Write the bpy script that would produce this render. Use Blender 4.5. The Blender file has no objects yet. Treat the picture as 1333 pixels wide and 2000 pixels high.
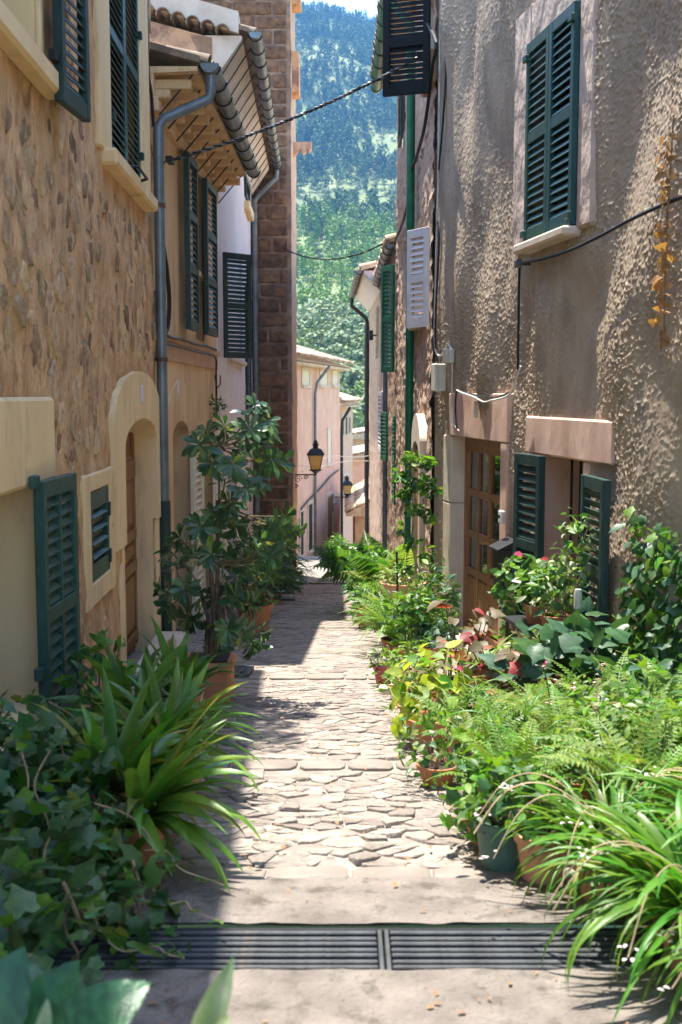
import bpy, bmesh, math, random
import numpy as np
from mathutils import Matrix, Vector
random.seed(7); RNG = np.random.default_rng(11)
sc = bpy.context.scene
C = sc.collection
# ------------------------------------------------------------------ camera
FP, CX, CY = 2200.0, 666.5, 1000.0
TH = math.atan(230/2200)
EYE = Vector((0, 0, 1.6))
cam_d = bpy.data.cameras.new('camera'); cam = bpy.data.objects.new('camera', cam_d); C.objects.link(cam)
cam.location = EYE; cam.rotation_euler = (math.pi/2-TH, 0, 0)
cam_d.sensor_fit = 'VERTICAL'; cam_d.sensor_height = 36; cam_d.sensor_width = 24; cam_d.lens = 36*FP/2000
cam_d.clip_start = 0.05; cam_d.clip_end = 6000
cam_d.dof.use_dof = True; cam_d.dof.focus_distance = 9.5; cam_d.dof.aperture_fstop = 4.5
sc.camera = cam
# ------------------------------------------------------------------ light
LX, LY = 0.15, -0.25                       # sunlight travels (LX, LY, -1)
SUN_EL = math.atan(1/math.hypot(LX, LY))
w = bpy.data.worlds.new('World'); sc.world = w; w.use_nodes = True
wn = w.node_tree.nodes; sky = wn.new('ShaderNodeTexSky'); sky.sky_type = 'NISHITA'; sky.sun_disc = False
sky.sun_elevation = SUN_EL; sky.sun_rotation = math.atan2(-LX, -LY); sky.air_density = 1.0; sky.dust_density = 0.7; sky.ozone_density = 1.4
bg = wn['Background']; bg.inputs['Strength'].default_value = 0.15
w.node_tree.links.new(sky.outputs[0], bg.inputs[0])
sun_d = bpy.data.lights.new('sun', 'SUN'); sun = bpy.data.objects.new('sun', sun_d); C.objects.link(sun)
sun_d.energy = 3.4; sun_d.angle = math.radians(0.53); sun_d.color = (1, .935, .83)
sun.rotation_euler = Vector((LX, LY, -1)).to_track_quat('-Z', 'Y').to_euler(); sun.location = (-20, 30, 80)
vs = sc.view_settings; vs.view_transform = 'Standard'; vs.look = 'None'; vs.gamma = 1; vs.exposure = 2.05; vs.use_curve_mapping = False
sc.cycles.use_denoising = True; sc.cycles.max_bounces = 7; sc.cycles.diffuse_bounces = 4; sc.cycles.use_adaptive_sampling = True; sc.cycles.adaptive_threshold = .025; sc.cycles.transparent_max_bounces = 12
sc.cycles.volume_bounces = 0; sc.cycles.sample_clamp_indirect = 8
# ------------------------------------------------------------------ helpers
def ray(px, py):
    u, v = (px-CX)/FP, (CY-py)/FP
    return Vector((u, math.cos(TH)+v*math.sin(TH), -math.sin(TH)+v*math.cos(TH)))
def atY(px, py, Y):
    d = ray(px, py); return EYE + d*(Y/d.y)
GP = [(-9, .5), (-2, .12), (3.4, 0), (13.8, -1.22), (25, -2.7), (34, -3.33), (37, -3.9), (60, -12), (90, -17)]
def gz(Y):
    for (a, b), (c, d) in zip(GP, GP[1:]):
        if Y <= c: return b+(d-b)*(Y-a)/(c-a)
    return GP[-1][1]
def gpx(px, py):
    d = ray(px, py); t = .5
    for _ in range(4000):
        p = EYE+d*t
        if p.z <= gz(p.y): return p
        t += .01
    return p
def hsh(i, j, s):
    x = np.sin(i*127.1+j*311.7+s*74.7)*43758.5453
    return x-np.floor(x)
def vn(x, y, s=0):
    x = np.asarray(x, float); y = np.asarray(y, float)
    i, j = np.floor(x), np.floor(y); f, g = x-i, y-j
    f = f*f*(3-2*f); g = g*g*(3-2*g)
    return (hsh(i, j, s)*(1-f)+hsh(i+1, j, s)*f)*(1-g)+(hsh(i, j+1, s)*(1-f)+hsh(i+1, j+1, s)*f)*g
def fbm(x, y, o=4, s=0):
    a, t, n = 1., 0., 0.
    for k in range(o):
        t = t+a*vn(x*2**k, y*2**k, s+k); n += a; a *= .5
    return t/n
class MB:
    def __init__(s, sgn=1, zo=0): s.v = []; s.f = []; s.sgn = sgn; s.zo = zo
    def add(s, V, F):
        n = len(s.v); s.v += [tuple(map(float, p)) for p in V]; s.f += [tuple(i+n for i in f) for f in F]
    def box(s, x0, x1, y0, y1, z0, z1, b=0):
        x0, x1 = min(x0, x1), max(x0, x1); y0, y1 = min(y0, y1), max(y0, y1); z0, z1 = min(z0, z1), max(z0, z1)
        if b <= 0:
            V = [(x, y, z) for x in (x0, x1) for y in (y0, y1) for z in (z0, z1)]
            s.add(V, [(0, 1, 3, 2), (4, 6, 7, 5), (0, 4, 5, 1), (2, 3, 7, 6), (0, 2, 6, 4), (1, 5, 7, 3)]); return
        b = min(b, (x1-x0)*.45, (y1-y0)*.45, (z1-z0)*.45)
        V = []; idx = {}
        for i, x in enumerate((x0, x1)):
            for j, y in enumerate((y0, y1)):
                for k, z in enumerate((z0, z1)):
                    ix, iy, iz = x+b*(1-2*i), y+b*(1-2*j), z+b*(1-2*k)
                    for a, p in enumerate(((x, iy, iz), (ix, y, iz), (ix, iy, z))):
                        idx[i, j, k, a] = len(V); V.append(p)
        F = []
        for q in (0, 1):
            F.append((idx[q,0,0,0], idx[q,0,1,0], idx[q,1,1,0], idx[q,1,0,0]))
            F.append((idx[0,q,0,1], idx[0,q,1,1], idx[1,q,1,1], idx[1,q,0,1]))
            F.append((idx[0,0,q,2], idx[0,1,q,2], idx[1,1,q,2], idx[1,0,q,2]))
            for r in (0, 1):
                F.append((idx[0,q,r,1], idx[1,q,r,1], idx[1,q,r,2], idx[0,q,r,2]))
                F.append((idx[q,0,r,0], idx[q,1,r,0], idx[q,1,r,2], idx[q,0,r,2]))
                F.append((idx[q,r,0,0], idx[q,r,1,0], idx[q,r,1,1], idx[q,r,0,1]))
                for t in (0, 1): F.append((idx[q,r,t,0], idx[q,r,t,1], idx[q,r,t,2]))
        s.add(V, F)
    def prism(s, poly, y0, y1):                 # polygon in x,z extruded along y
        n = len(poly)
        s.add([(x, y0, z) for x, z in poly]+[(x, y1, z) for x, z in poly],
              [tuple(range(n)), tuple(range(2*n-1, n-1, -1))]+[(i, (i+1) % n, n+(i+1) % n, n+i) for i in range(n)])
    def ring(s, outer, inner, y0, y1):          # band between two open outlines (same count)
        n = len(outer); V = []
        for y in (y0, y1):
            V += [(x, y, z) for x, z in outer]+[(x, y, z) for x, z in inner]
        F = []
        for i in range(n-1):
            F += [(i, i+1, n+i+1, n+i), (2*n+i, 3*n+i, 3*n+i+1, 2*n+i+1), (i, 2*n+i, 2*n+i+1, i+1), (n+i, n+i+1, 3*n+i+1, 3*n+i)]
        F += [(0, n, 3*n, 2*n), (n-1, 3*n-1, 4*n-1, 2*n-1)]
        s.add(V, F)
    def tube(s, pts, r, n=8, cap=True):
        pts = [Vector(p) for p in pts]; R = r if isinstance(r, (list, tuple)) else [r]*len(pts)
        V = []; F = []; up = None
        for i, p in enumerate(pts):
            t = (pts[min(i+1, len(pts)-1)]-pts[max(i-1, 0)]).normalized()
            if up is None:
                up = Vector((0, 0, 1)) if abs(t.z) < .9 else Vector((1, 0, 0))
            a = t.cross(up).normalized(); up = a.cross(t).normalized()
            for k in range(n):
                q = 2*math.pi*k/n; V.append(p+(a*math.cos(q)+up*math.sin(q))*R[i])
        for i in range(len(pts)-1):
            for k in range(n): F.append((i*n+k, i*n+(k+1) % n, (i+1)*n+(k+1) % n, (i+1)*n+k))
        if cap: F += [tuple(range(n)), tuple(range(len(V)-1, len(V)-n-1, -1))]
        s.add(V, F)
    def lathe(s, prof, n=20, c=(0, 0, 0)):
        V = []; F = []
        for r, z in prof:
            for k in range(n):
                q = 2*math.pi*k/n; V.append((c[0]+r*math.cos(q), c[1]+r*math.sin(q), c[2]+z))
        for i in range(len(prof)-1):
            for k in range(n): F.append((i*n+k, i*n+(k+1) % n, (i+1)*n+(k+1) % n, (i+1)*n+k))
        s.add(V, F)
    def mesh(s, name, smooth=False, ang=45):
        me = bpy.data.meshes.new(name)
        me.from_pydata([(x, s.sgn*y, z-s.zo) for x, y, z in s.v], [], s.f)
        if len(s.f) < 6000:
            bm = bmesh.new(); bm.from_mesh(me); bmesh.ops.recalc_face_normals(bm, faces=bm.faces); bm.to_mesh(me); bm.free()
        if smooth:
            me.shade_smooth(); me.set_sharp_from_angle(angle=math.radians(ang))
        return me
    def build(s, name, mat, parent=None, smooth=False, loc=None, rot=None, ang=45):
        return obj(name, s.mesh(name, smooth, ang), mat, parent, loc, rot)
def obj(name, me, mat=None, parent=None, loc=None, rot=None):
    o = bpy.data.objects.new(name, me); C.objects.link(o)
    if mat and not me.materials: me.materials.append(mat)
    if parent: o.parent = parent
    if loc is not None: o.location = loc
    if rot is not None: o.rotation_euler = rot
    return o
def trimesh(name, V, T, smooth=False):
    V = np.asarray(V, np.float32); T = np.asarray(T, np.int32); k = T.shape[1]
    me = bpy.data.meshes.new(name); me.vertices.add(len(V)); me.vertices.foreach_set('co', V.ravel())
    me.loops.add(T.size); me.loops.foreach_set('vertex_index', T.ravel())
    me.polygons.add(len(T)); me.polygons.foreach_set('loop_start', np.arange(0, T.size, k, dtype=np.int32))
    me.update(calc_edges=True)
    if smooth: me.shade_smooth()
    return me
def tag(o, label=None, cat=None, group=None, kind=None):
    if label: o['label'] = label
    if cat: o['category'] = cat
    if group: o['group'] = group
    if kind: o['kind'] = kind
    return o
def thing(name, label, cat, loc=(0, 0, 0), rz=0, group=None):
    o = bpy.data.objects.new(name, None); C.objects.link(o); o.empty_display_size = .2
    o.location = loc; o.rotation_euler = (0, 0, rz)
    return tag(o, label, cat, group)
# ------------------------------------------------------------------ materials
def sock(n, *names):
    for k in names:
        if k in n.inputs: return n.inputs[k]
def material(name, col, col2=None, rough=.85, scale=6, detail=5, lo=.35, hi=.65, spots=None, sscale=3, slo=.55, shi=.7,
             bump=.3, bscale=60, bdist=.01, spec=.3, metal=0, rnd=0., isl=0., hue=0., trans=0., stretch=(1, 1, 1), glow=0, alpha=1, bdet=4):
    m = bpy.data.materials.new(name); m.use_nodes = True
    nt = m.node_tree; N = nt.nodes; L = nt.links; b = N['Principled BSDF']; out = N['Material Output']
    tc = N.new('ShaderNodeTexCoord'); mp = N.new('ShaderNodeMapping'); mp.inputs['Scale'].default_value = stretch
    L.new(tc.outputs['Object'], mp.inputs[0]); vec = mp.outputs[0]
    if rnd or isl:
        oi = N.new('ShaderNodeObjectInfo'); ad = N.new('ShaderNodeVectorMath'); ad.operation = 'ADD'
        cb = N.new('ShaderNodeCombineXYZ'); ml = N.new('ShaderNodeMath'); ml.operation = 'MULTIPLY'; ml.inputs[1].default_value = 37
        L.new(oi.outputs['Random'], ml.inputs[0]); L.new(ml.outputs[0], cb.inputs[0]); L.new(vec, ad.inputs[0]); L.new(cb.outputs[0], ad.inputs[1]); vec = ad.outputs[0]
    n1 = N.new('ShaderNodeTexNoise'); n1.inputs['Scale'].default_value = scale; n1.inputs['Detail'].default_value = detail; L.new(vec, n1.inputs['Vector'])
    r1 = N.new('ShaderNodeValToRGB'); L.new(n1.outputs[0], r1.inputs[0])
    c2 = col2 or tuple(c*.72 for c in col)
    r1.color_ramp.elements[0].position = lo; r1.color_ramp.elements[1].position = hi
    r1.color_ramp.elements[0].color = (*c2, 1); r1.color_ramp.elements[1].color = (*col, 1)
    cur = r1.outputs[0]
    if spots:
        n2 = N.new('ShaderNodeTexNoise'); n2.inputs['Scale'].default_value = sscale; n2.inputs['Detail'].default_value = 7; n2.inputs['Roughness'].default_value = .65; L.new(vec, n2.inputs['Vector'])
        r2 = N.new('ShaderNodeMapRange'); r2.inputs[1].default_value = slo; r2.inputs[2].default_value = shi; L.new(n2.outputs[0], r2.inputs[0])
        mx = N.new('ShaderNodeMix'); mx.data_type = 'RGBA'; L.new(r2.outputs[0], mx.inputs[0]); L.new(cur, mx.inputs[6]); mx.inputs[7].default_value = (*spots, 1); cur = mx.outputs[2]
    if rnd or isl:
        hs = N.new('ShaderNodeHueSaturation'); L.new(cur, hs.inputs['Color'])
        src = oi.outputs['Random']
        if isl:
            ge = N.new('ShaderNodeNewGeometry'); a2 = N.new('ShaderNodeMath'); a2.operation = 'ADD'; L.new(src, a2.inputs[0]); L.new(ge.outputs['Random Per Island'], a2.inputs[1])
            fr = N.new('ShaderNodeMath'); fr.operation = 'FRACT'; L.new(a2.outputs[0], fr.inputs[0]); src = fr.outputs[0]
        amt = max(rnd, isl)
        mr = N.new('ShaderNodeMapRange'); mr.inputs[3].default_value = 1-amt; mr.inputs[4].default_value = 1+amt; L.new(src, mr.inputs[0]); L.new(mr.outputs[0], hs.inputs['Value'])
        if hue:
            m3 = N.new('ShaderNodeMath'); m3.operation = 'MULTIPLY'; m3.inputs[1].default_value = 7.31; L.new(src, m3.inputs[0])
            f3 = N.new('ShaderNodeMath'); f3.operation = 'FRACT'; L.new(m3.outputs[0], f3.inputs[0])
            mh = N.new('ShaderNodeMapRange'); mh.inputs[3].default_value = .5-hue; mh.inputs[4].default_value = .5+hue; L.new(f3.outputs[0], mh.inputs[0]); L.new(mh.outputs[0], hs.inputs['Hue'])
        cur = hs.outputs[0]
    L.new(cur, b.inputs['Base Color']); b.inputs['Roughness'].default_value = rough; b.inputs['Metallic'].default_value = metal
    sock(b, 'Specular IOR Level').default_value = spec
    if bump:
        n3 = N.new('ShaderNodeTexNoise'); n3.inputs['Scale'].default_value = bscale; n3.inputs['Detail'].default_value = bdet; L.new(vec, n3.inputs['Vector'])
        bu = N.new('ShaderNodeBump'); bu.inputs['Strength'].default_value = bump; bu.inputs['Distance'].default_value = bdist; L.new(n3.outputs[0], bu.inputs['Height']); L.new(bu.outputs[0], b.inputs['Normal'])
    if trans:
        tr = N.new('ShaderNodeBsdfTranslucent'); ms = N.new('ShaderNodeMixShader'); ms.inputs[0].default_value = trans
        g = N.new('ShaderNodeMix'); g.data_type = 'RGBA'; g.blend_type = 'MULTIPLY'; g.inputs[0].default_value = 1; L.new(cur, g.inputs[6]); g.inputs[7].default_value = (1.5, 1.5, .6, 1)
        L.new(g.outputs[2], tr.inputs[0]); L.new(b.outputs[0], ms.inputs[1]); L.new(tr.outputs[0], ms.inputs[2]); L.new(ms.outputs[0], out.inputs[0])
    if glow:
        b.inputs['Emission Color'].default_value = (*col, 1); b.inputs['Emission Strength'].default_value = glow
    return m
def glass_material(name, tint=(.9, .95, .93), refl=.18):
    m = bpy.data.materials.new(name); m.use_nodes = True; nt = m.node_tree; N = nt.nodes; L = nt.links
    N.remove(N['Principled BSDF']); t = N.new('ShaderNodeBsdfTransparent'); t.inputs[0].default_value = (*tint, 1)
    g = N.new('ShaderNodeBsdfGlossy'); g.inputs['Roughness'].default_value = .06
    f = N.new('ShaderNodeFresnel'); f.inputs[0].default_value = 1.5; a = N.new('ShaderNodeMath'); a.operation = 'ADD'; a.inputs[1].default_value = refl
    ms = N.new('ShaderNodeMixShader'); L.new(f.outputs[0], a.inputs[0]); L.new(a.outputs[0], ms.inputs[0]); L.new(t.outputs[0], ms.inputs[1]); L.new(g.outputs[0], ms.inputs[2]); L.new(ms.outputs[0], N['Material Output'].inputs[0])
    return m
K = dict
MT = {
 'black_paint': material('black_paint', (.010, .012, .013), rough=.7, bump=.1, spec=.2),
 'rubble_mortar': material('rubble_mortar', (.74, .46, .24), (.50, .29, .14), scale=4.2, spots=(.27, .155, .08), sscale=6, slo=.52, shi=.66, bump=1., bscale=28, bdist=.03, stretch=(1, 1, .6)),
 'rubble_stone': material('rubble_stone', (.54, .36, .22), (.33, .215, .13), scale=11, spots=(.60, .41, .23), sscale=7, slo=.48, shi=.60, bump=1., bscale=26, bdist=.03, rnd=.42, hue=.012),
 'cream_plaster': material('cream_plaster', (.86, .64, .355), (.78, .56, .295), scale=1.8, spots=(.47, .335, .19), sscale=2.6, slo=.53, shi=.80, bump=.25, bscale=14, stretch=(1.8, 1.8, .5)),
 'aged_plaster': material('aged_plaster', (.77, .54, .31), (.62, .41, .22), scale=1.6, spots=(.39, .255, .15), sscale=2.6, slo=.5, shi=.8, bump=.2, bscale=24, stretch=(1.6, 1.6, .5)),
 'white_plaster': material('white_plaster', (.74, .66, .62), (.68, .58, .54), scale=1.2, spots=(.60, .50, .44), sscale=1.4, slo=.58, shi=.85, bump=.08, bscale=20),
 'pink_band': material('pink_band', (.62, .40, .28), (.52, .32, .22), scale=4, bump=.15),
 'orange_plaster': material('orange_plaster', (.66, .40, .22), (.52, .30, .17), scale=3, spots=(.30, .17, .12), sscale=2.2, slo=.5, shi=.6, bump=.3, bscale=25),
 'tower_mortar': material('tower_mortar', (.38, .25, .17), (.19, .125, .088), scale=5, spots=(.15, .11, .09), sscale=1.2, slo=.45, shi=.65, bump=.6, bscale=30, bdist=.02),
 'tower_block': material('tower_block', (.23, .125, .064), (.10, .058, .036), scale=7, spots=(.06, .045, .04), sscale=4, slo=.55, shi=.7, bump=.8, bscale=28, bdist=.03, rnd=.22),
 'tower_side': material('tower_side', (.60, .40, .27), (.42, .27, .18), scale=5, spots=(.30, .19, .13), sscale=8, slo=.58, shi=.75, bump=.5, bscale=22, bdist=.02, stretch=(2, 2, .7)),  # paler and pinker than the blocks: bounced light put into the colour
 'stucco': material('stucco', (.44, .345, .245), (.33, .255, .18), scale=3, spots=(.22, .185, .145), sscale=3.2, slo=.52, shi=.76, bump=.5, bscale=90, bdist=.008, stretch=(1.4, 1.4, .6)),
 'pink_surround': material('pink_surround', (.66, .46, .36), (.54, .35, .26), scale=2.6, spots=(.43, .29, .21), sscale=3, slo=.50, shi=.72, bump=.3, bscale=6, bdist=.03, stretch=(1.3, 1.3, .7)),
 'grey_surround': material('grey_surround', (.58, .46, .37), (.44, .34, .28), scale=3.2, spots=(.36, .28, .23), sscale=4, slo=.56, shi=.78, bump=.9, bscale=7, bdist=.05, stretch=(1, 1, .6)),
 'pale_stone': material('pale_stone', (.66, .56, .45), (.54, .44, .34), scale=4, bump=.2, bscale=20),
 'right_mortar': material('right_mortar', (.55, .40, .29), (.42, .29, .20), scale=4, spots=(.30, .20, .14), sscale=6, slo=.54, shi=.7, bump=.6, bscale=32, bdist=.02),
 'far_pink': material('far_pink', (.72, .47, .35), (.62, .38, .27), scale=1.6, spots=(.50, .30, .22), sscale=5, slo=.55, shi=.8, bump=.3, bscale=14, bdist=.02),
 'far_orange': material('far_orange', (.58, .38, .24), (.44, .27, .17), scale=3, spots=(.33, .2, .12), sscale=6, slo=.55, shi=.75, bump=.4, bscale=12),
 'cobble': material('cobble', (.33, .285, .245), (.245, .21, .18), scale=14, spots=(.14, .12, .10), sscale=19, slo=.52, shi=.70, bump=1., bscale=34, bdist=.02, rnd=.22, isl=.22, hue=.012, bdet=8),
 'street_mortar': material('street_mortar', (.34, .29, .248), (.22, .185, .155), scale=9, spots=(.14, .12, .09), sscale=4, slo=.55, shi=.75, bump=.8, bscale=50, bdist=.01),
 'edging': material('edging', (.265, .228, .195), (.21, .18, .15), scale=5, spots=(.36, .31, .26), sscale=7, slo=.56, shi=.75, bump=.4, bscale=26, bdist=.012, rnd=.1),
 'concrete': material('concrete', (.235, .205, .178), (.16, .138, .118), scale=6, detail=12, spots=(.10, .087, .072), sscale=9, slo=.52, shi=.66, bump=1., bscale=40, bdist=.02, bdet=10),
 'asphalt': material('asphalt', (.28, .25, .22), (.20, .18, .158), scale=40, bump=.4, bscale=90),
 'green_paint': material('green_paint', (.028, .085, .066), (.019, .062, .05), rough=.5, scale=9, spots=(.075, .13, .105), sscale=11, slo=.56, shi=.74, bump=.15, bscale=50, spec=.4, stretch=(3, 3, .6)),
 'dark_green': material('dark_green', (.018, .05, .045), (.012, .034, .03), rough=.5, scale=9, spots=(.05, .085, .075), sscale=9, slo=.55, shi=.75, bump=.15, spec=.4, stretch=(3, 3, .6)),
 'teal_paint': material('teal_paint', (.022, .085, .085), (.015, .06, .065), rough=.45, scale=9, spots=(.06, .125, .12), sscale=10, slo=.56, shi=.74, bump=.12, spec=.4, stretch=(3, 3, .6)),
 'bright_green': material('bright_green', (.012, .16, .075), (.01, .11, .05), rough=.45, bump=.05, spec=.4),
 'white_paint': material('white_paint', (.74, .70, .70), (.66, .62, .62), rough=.5, bump=.04),
 'cream_paint': material('cream_paint', (.74, .68, .54), (.64, .57, .44), rough=.5, bump=.04),
 'wood': material('wood', (.33, .165, .07), (.20, .09, .035), rough=.45, scale=5, bump=.15, bscale=30, stretch=(9, 9, .6), spec=.4),
 'raw_wood': material('raw_wood', (.52, .36, .2), (.36, .23, .12), rough=.8, scale=6, bump=.2, stretch=(1, 8, 8)),
 'zinc': material('zinc', (.20, .235, .25), (.13, .155, .17), rough=.42, scale=5, spots=(.09, .10, .10), sscale=3, slo=.55, shi=.75, bump=.08, metal=.45, spec=.5),
 'iron': material('iron', (.02, .022, .024), (.012, .013, .014), rough=.5, bump=.1, spec=.4),
 'rust': material('rust', (.16, .085, .05), (.08, .045, .03), rough=.8),
 'grate': material('grate', (.085, .092, .095), (.05, .055, .058), rough=.6, scale=14, spots=(.15, .125, .105), sscale=10, slo=.55, shi=.72, bump=.3, metal=.15, spec=.35),
 'gap_shade': material('gap_shade', (.015, .014, .013), bump=0),  # near-black drain floor, shade under the bars put into the colour
 'interior': material('interior', (.05, .042, .036), bump=0),  # near-black sheets stand in for the darkness of unlit rooms
 'lace': material('lace', (.52, .50, .47), (.22, .21, .20), scale=28, lo=.45, hi=.55, bump=.2, trans=.2),
 'glass': glass_material('glass'),
 'amber': material('amber', (.88, .72, .42), (.80, .62, .33), rough=.25, bump=.03, trans=.5, scale=3),
 'cable': material('cable', (.02, .02, .021), rough=.5, bump=0),
 'silver_cable': material('silver_cable', (.22, .23, .24), (.03, .03, .03), rough=.35, bump=0, metal=.4),
 'white_cable': material('white_cable', (.62, .60, .55), rough=.5, bump=0),
 'box_plastic': material('box_plastic', (.62, .58, .48), (.54, .50, .41), rough=.45, bump=.03),
 'terracotta': material('terracotta', (.52, .22, .11), (.42, .17, .085), rough=.8, scale=5, spots=(.60, .38, .27), sscale=4, slo=.6, shi=.8, bump=.12, rnd=.08),
 'pale_terracotta': material('pale_terracotta', (.62, .34, .19), (.5, .26, .14), rough=.8, scale=4, spots=(.62, .45, .32), sscale=3, slo=.56, shi=.8, bump=.12),
 'red_glaze': material('red_glaze', (.40, .03, .04), (.3, .02, .03), rough=.25, bump=.02, spec=.5),
 'green_pot': material('green_pot', (.09, .17, .13), (.06, .12, .09), rough=.5, bump=.05),
 'soil': material('soil', (.05, .035, .025), bump=.8, bscale=60),
 'roof_tile': material('roof_tile', (.62, .48, .34), (.46, .32, .21), scale=6, spots=(.30, .24, .17), sscale=7, slo=.52, shi=.68, bump=.3, bscale=30, rnd=.22, isl=.22),
 'old_tile': material('old_tile', (.30, .22, .15), (.17, .13, .09), scale=6, spots=(.42, .32, .22), sscale=7, slo=.55, shi=.7, bump=.3, rnd=.25),
 'bark': material('bark', (.20, .14, .09), (.12, .08, .05), scale=20, bump=.5, bscale=50),
 'vine_stem': material('vine_stem', (.30, .22, .13), (.20, .13, .08), scale=20, bump=.3),
 'cane': material('cane', (.55, .42, .26), (.42, .31, .18), scale=12, bump=.1),
 'dry_leaf': material('dry_leaf', (.46, .26, .12), (.30, .155, .075), scale=9, rough=.6, bump=.3, rnd=.3, trans=.25),
 'hill_soil': material('hill_soil', (.22, .25, .09), (.11, .15, .05), scale=.06, detail=9, spots=(.24, .22, .14), sscale=.07, slo=.62, shi=.74, bump=.6, bscale=.3, bdist=1.),
}
def leafmat(name, c, c2=None, rough=.45, trans=.3, rnd=.28, hue=.025, spec=.4, scale=4):
    MT[name] = material(name, c, c2 or tuple(k*.7 for k in c), rough=rough, scale=scale, bump=.12, bscale=25, rnd=rnd, isl=rnd, hue=hue, trans=trans, spec=spec); return MT[name]
leafmat('leaf_ivy', (.075, .155, .05), (.038, .095, .04), trans=.22)
leafmat('leaf_strap', (.12, .25, .028), (.062, .165, .02), trans=.3, rough=.38)
leafmat('leaf_strap_tip', (.24, .24, .05), (.13, .19, .035), trans=.35)
leafmat('leaf_pitto', (.055, .125, .045), (.03, .08, .034), trans=.22, rough=.32, spec=.6)
leafmat('leaf_pitto_new', (.15, .25, .08), (.08, .16, .05), trans=.3, rough=.32, spec=.6)
leafmat('leaf_fern', (.16, .27, .035), (.085, .18, .022), trans=.35, rough=.55)
leafmat('leaf_fern_pale', (.23, .32, .085), (.14, .235, .05), trans=.35, rough=.55)
leafmat('leaf_grass', (.11, .25, .03), (.055, .165, .02), trans=.35, rough=.4)
leafmat('leaf_bright', (.15, .30, .028), (.08, .20, .02), trans=.38)
leafmat('leaf_mid', (.07, .165, .045), (.04, .11, .035), trans=.3)
leafmat('leaf_blue', (.06, .14, .065), (.035, .09, .05), trans=.25)
leafmat('leaf_gold', (.38, .42, .06), (.22, .32, .04), trans=.4)
leafmat('leaf_pale', (.34, .38, .22), (.18, .27, .11), trans=.3)
leafmat('leaf_red', (.42, .10, .05), (.25, .07, .045), trans=.35, hue=.03)
leafmat('leaf_begonia', (.12, .15, .075), (.17, .09, .055), trans=.3, scale=14)
leafmat('leaf_rubber', (.04, .15, .055), (.02, .08, .035), trans=.15, rough=.33, rnd=.12, hue=.01, scale=5)
leafmat('leaf_olive', (.23, .28, .13), (.10, .15, .06), trans=.12, rough=.7, rnd=.3)
leafmat('leaf_pine', (.085, .15, .035), (.03, .07, .022), trans=.12, rough=.7, rnd=.35)
leafmat('leaf_pine_light', (.21, .33, .045), (.09, .17, .03), trans=.15, rough=.7, rnd=.3)
leafmat('petal_white', (.78, .72, .72), (.7, .6, .62), trans=.3, rnd=.05)
leafmat('petal_pink', (.55, .08, .14), (.42, .05, .09), trans=.3, rnd=.05)
# ------------------------------------------------------------------ geometry kit
def prismx(mb, poly, x0, x1):
    n = len(poly)
    mb.add([(x0, y, z) for y, z in poly]+[(x1, y, z) for y, z in poly],
           [tuple(range(n)), tuple(range(2*n-1, n-1, -1))]+[(i, (i+1) % n, n+(i+1) % n, n+i) for i in range(n)])
def clip(poly, m, d):
    out = []; n = len(poly)
    for i in range(n):
        a, b = poly[i], poly[(i+1) % n]
        da = (a[0]-m[0])*d[0]+(a[1]-m[1])*d[1]; db = (b[0]-m[0])*d[0]+(b[1]-m[1])*d[1]
        if da <= 0: out.append(a)
        if da*db < 0:
            t = da/(da-db); out.append((a[0]+(b[0]-a[0])*t, a[1]+(b[1]-a[1])*t))
    return out
def voronoi(P, x0, x1, y0, y1, r):
    P = np.asarray(P); cells = []
    order = np.argsort(P[:, 0]); xs = P[order, 0]
    for i, p in enumerate(P):
        a, b = np.searchsorted(xs, [p[0]-2*r, p[0]+2*r]); idx = order[a:b]
        d = P[idx]-p; dd = (d**2).sum(1); k = idx[np.argsort(dd)[1:15]]
        poly = [(max(x0, p[0]-r), max(y0, p[1]-r)), (min(x1, p[0]+r), max(y0, p[1]-r)), (min(x1, p[0]+r), min(y1, p[1]+r)), (max(x0, p[0]-r), min(y1, p[1]+r))]
        for j in k:
            q = P[j]; poly = clip(poly, ((p[0]+q[0])/2, (p[1]+q[1])/2), (q[0]-p[0], q[1]-p[1]))
            if len(poly) < 3: break
        cells.append(poly if len(poly) >= 3 else None)
    return cells
def jitgrid(x0, x1, y0, y1, dx, dy, j=.35):
    P = []; r = 0; y = y0+dy/2
    while y < y1:
        x = x0+dx/2+(dx/2 if r % 2 else 0)
        while x < x1:
            P.append((x+random.uniform(-j, j)*dx, y+random.uniform(-j, j)*dy)); x += dx
        y += dy; r += 1
    return P
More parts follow.
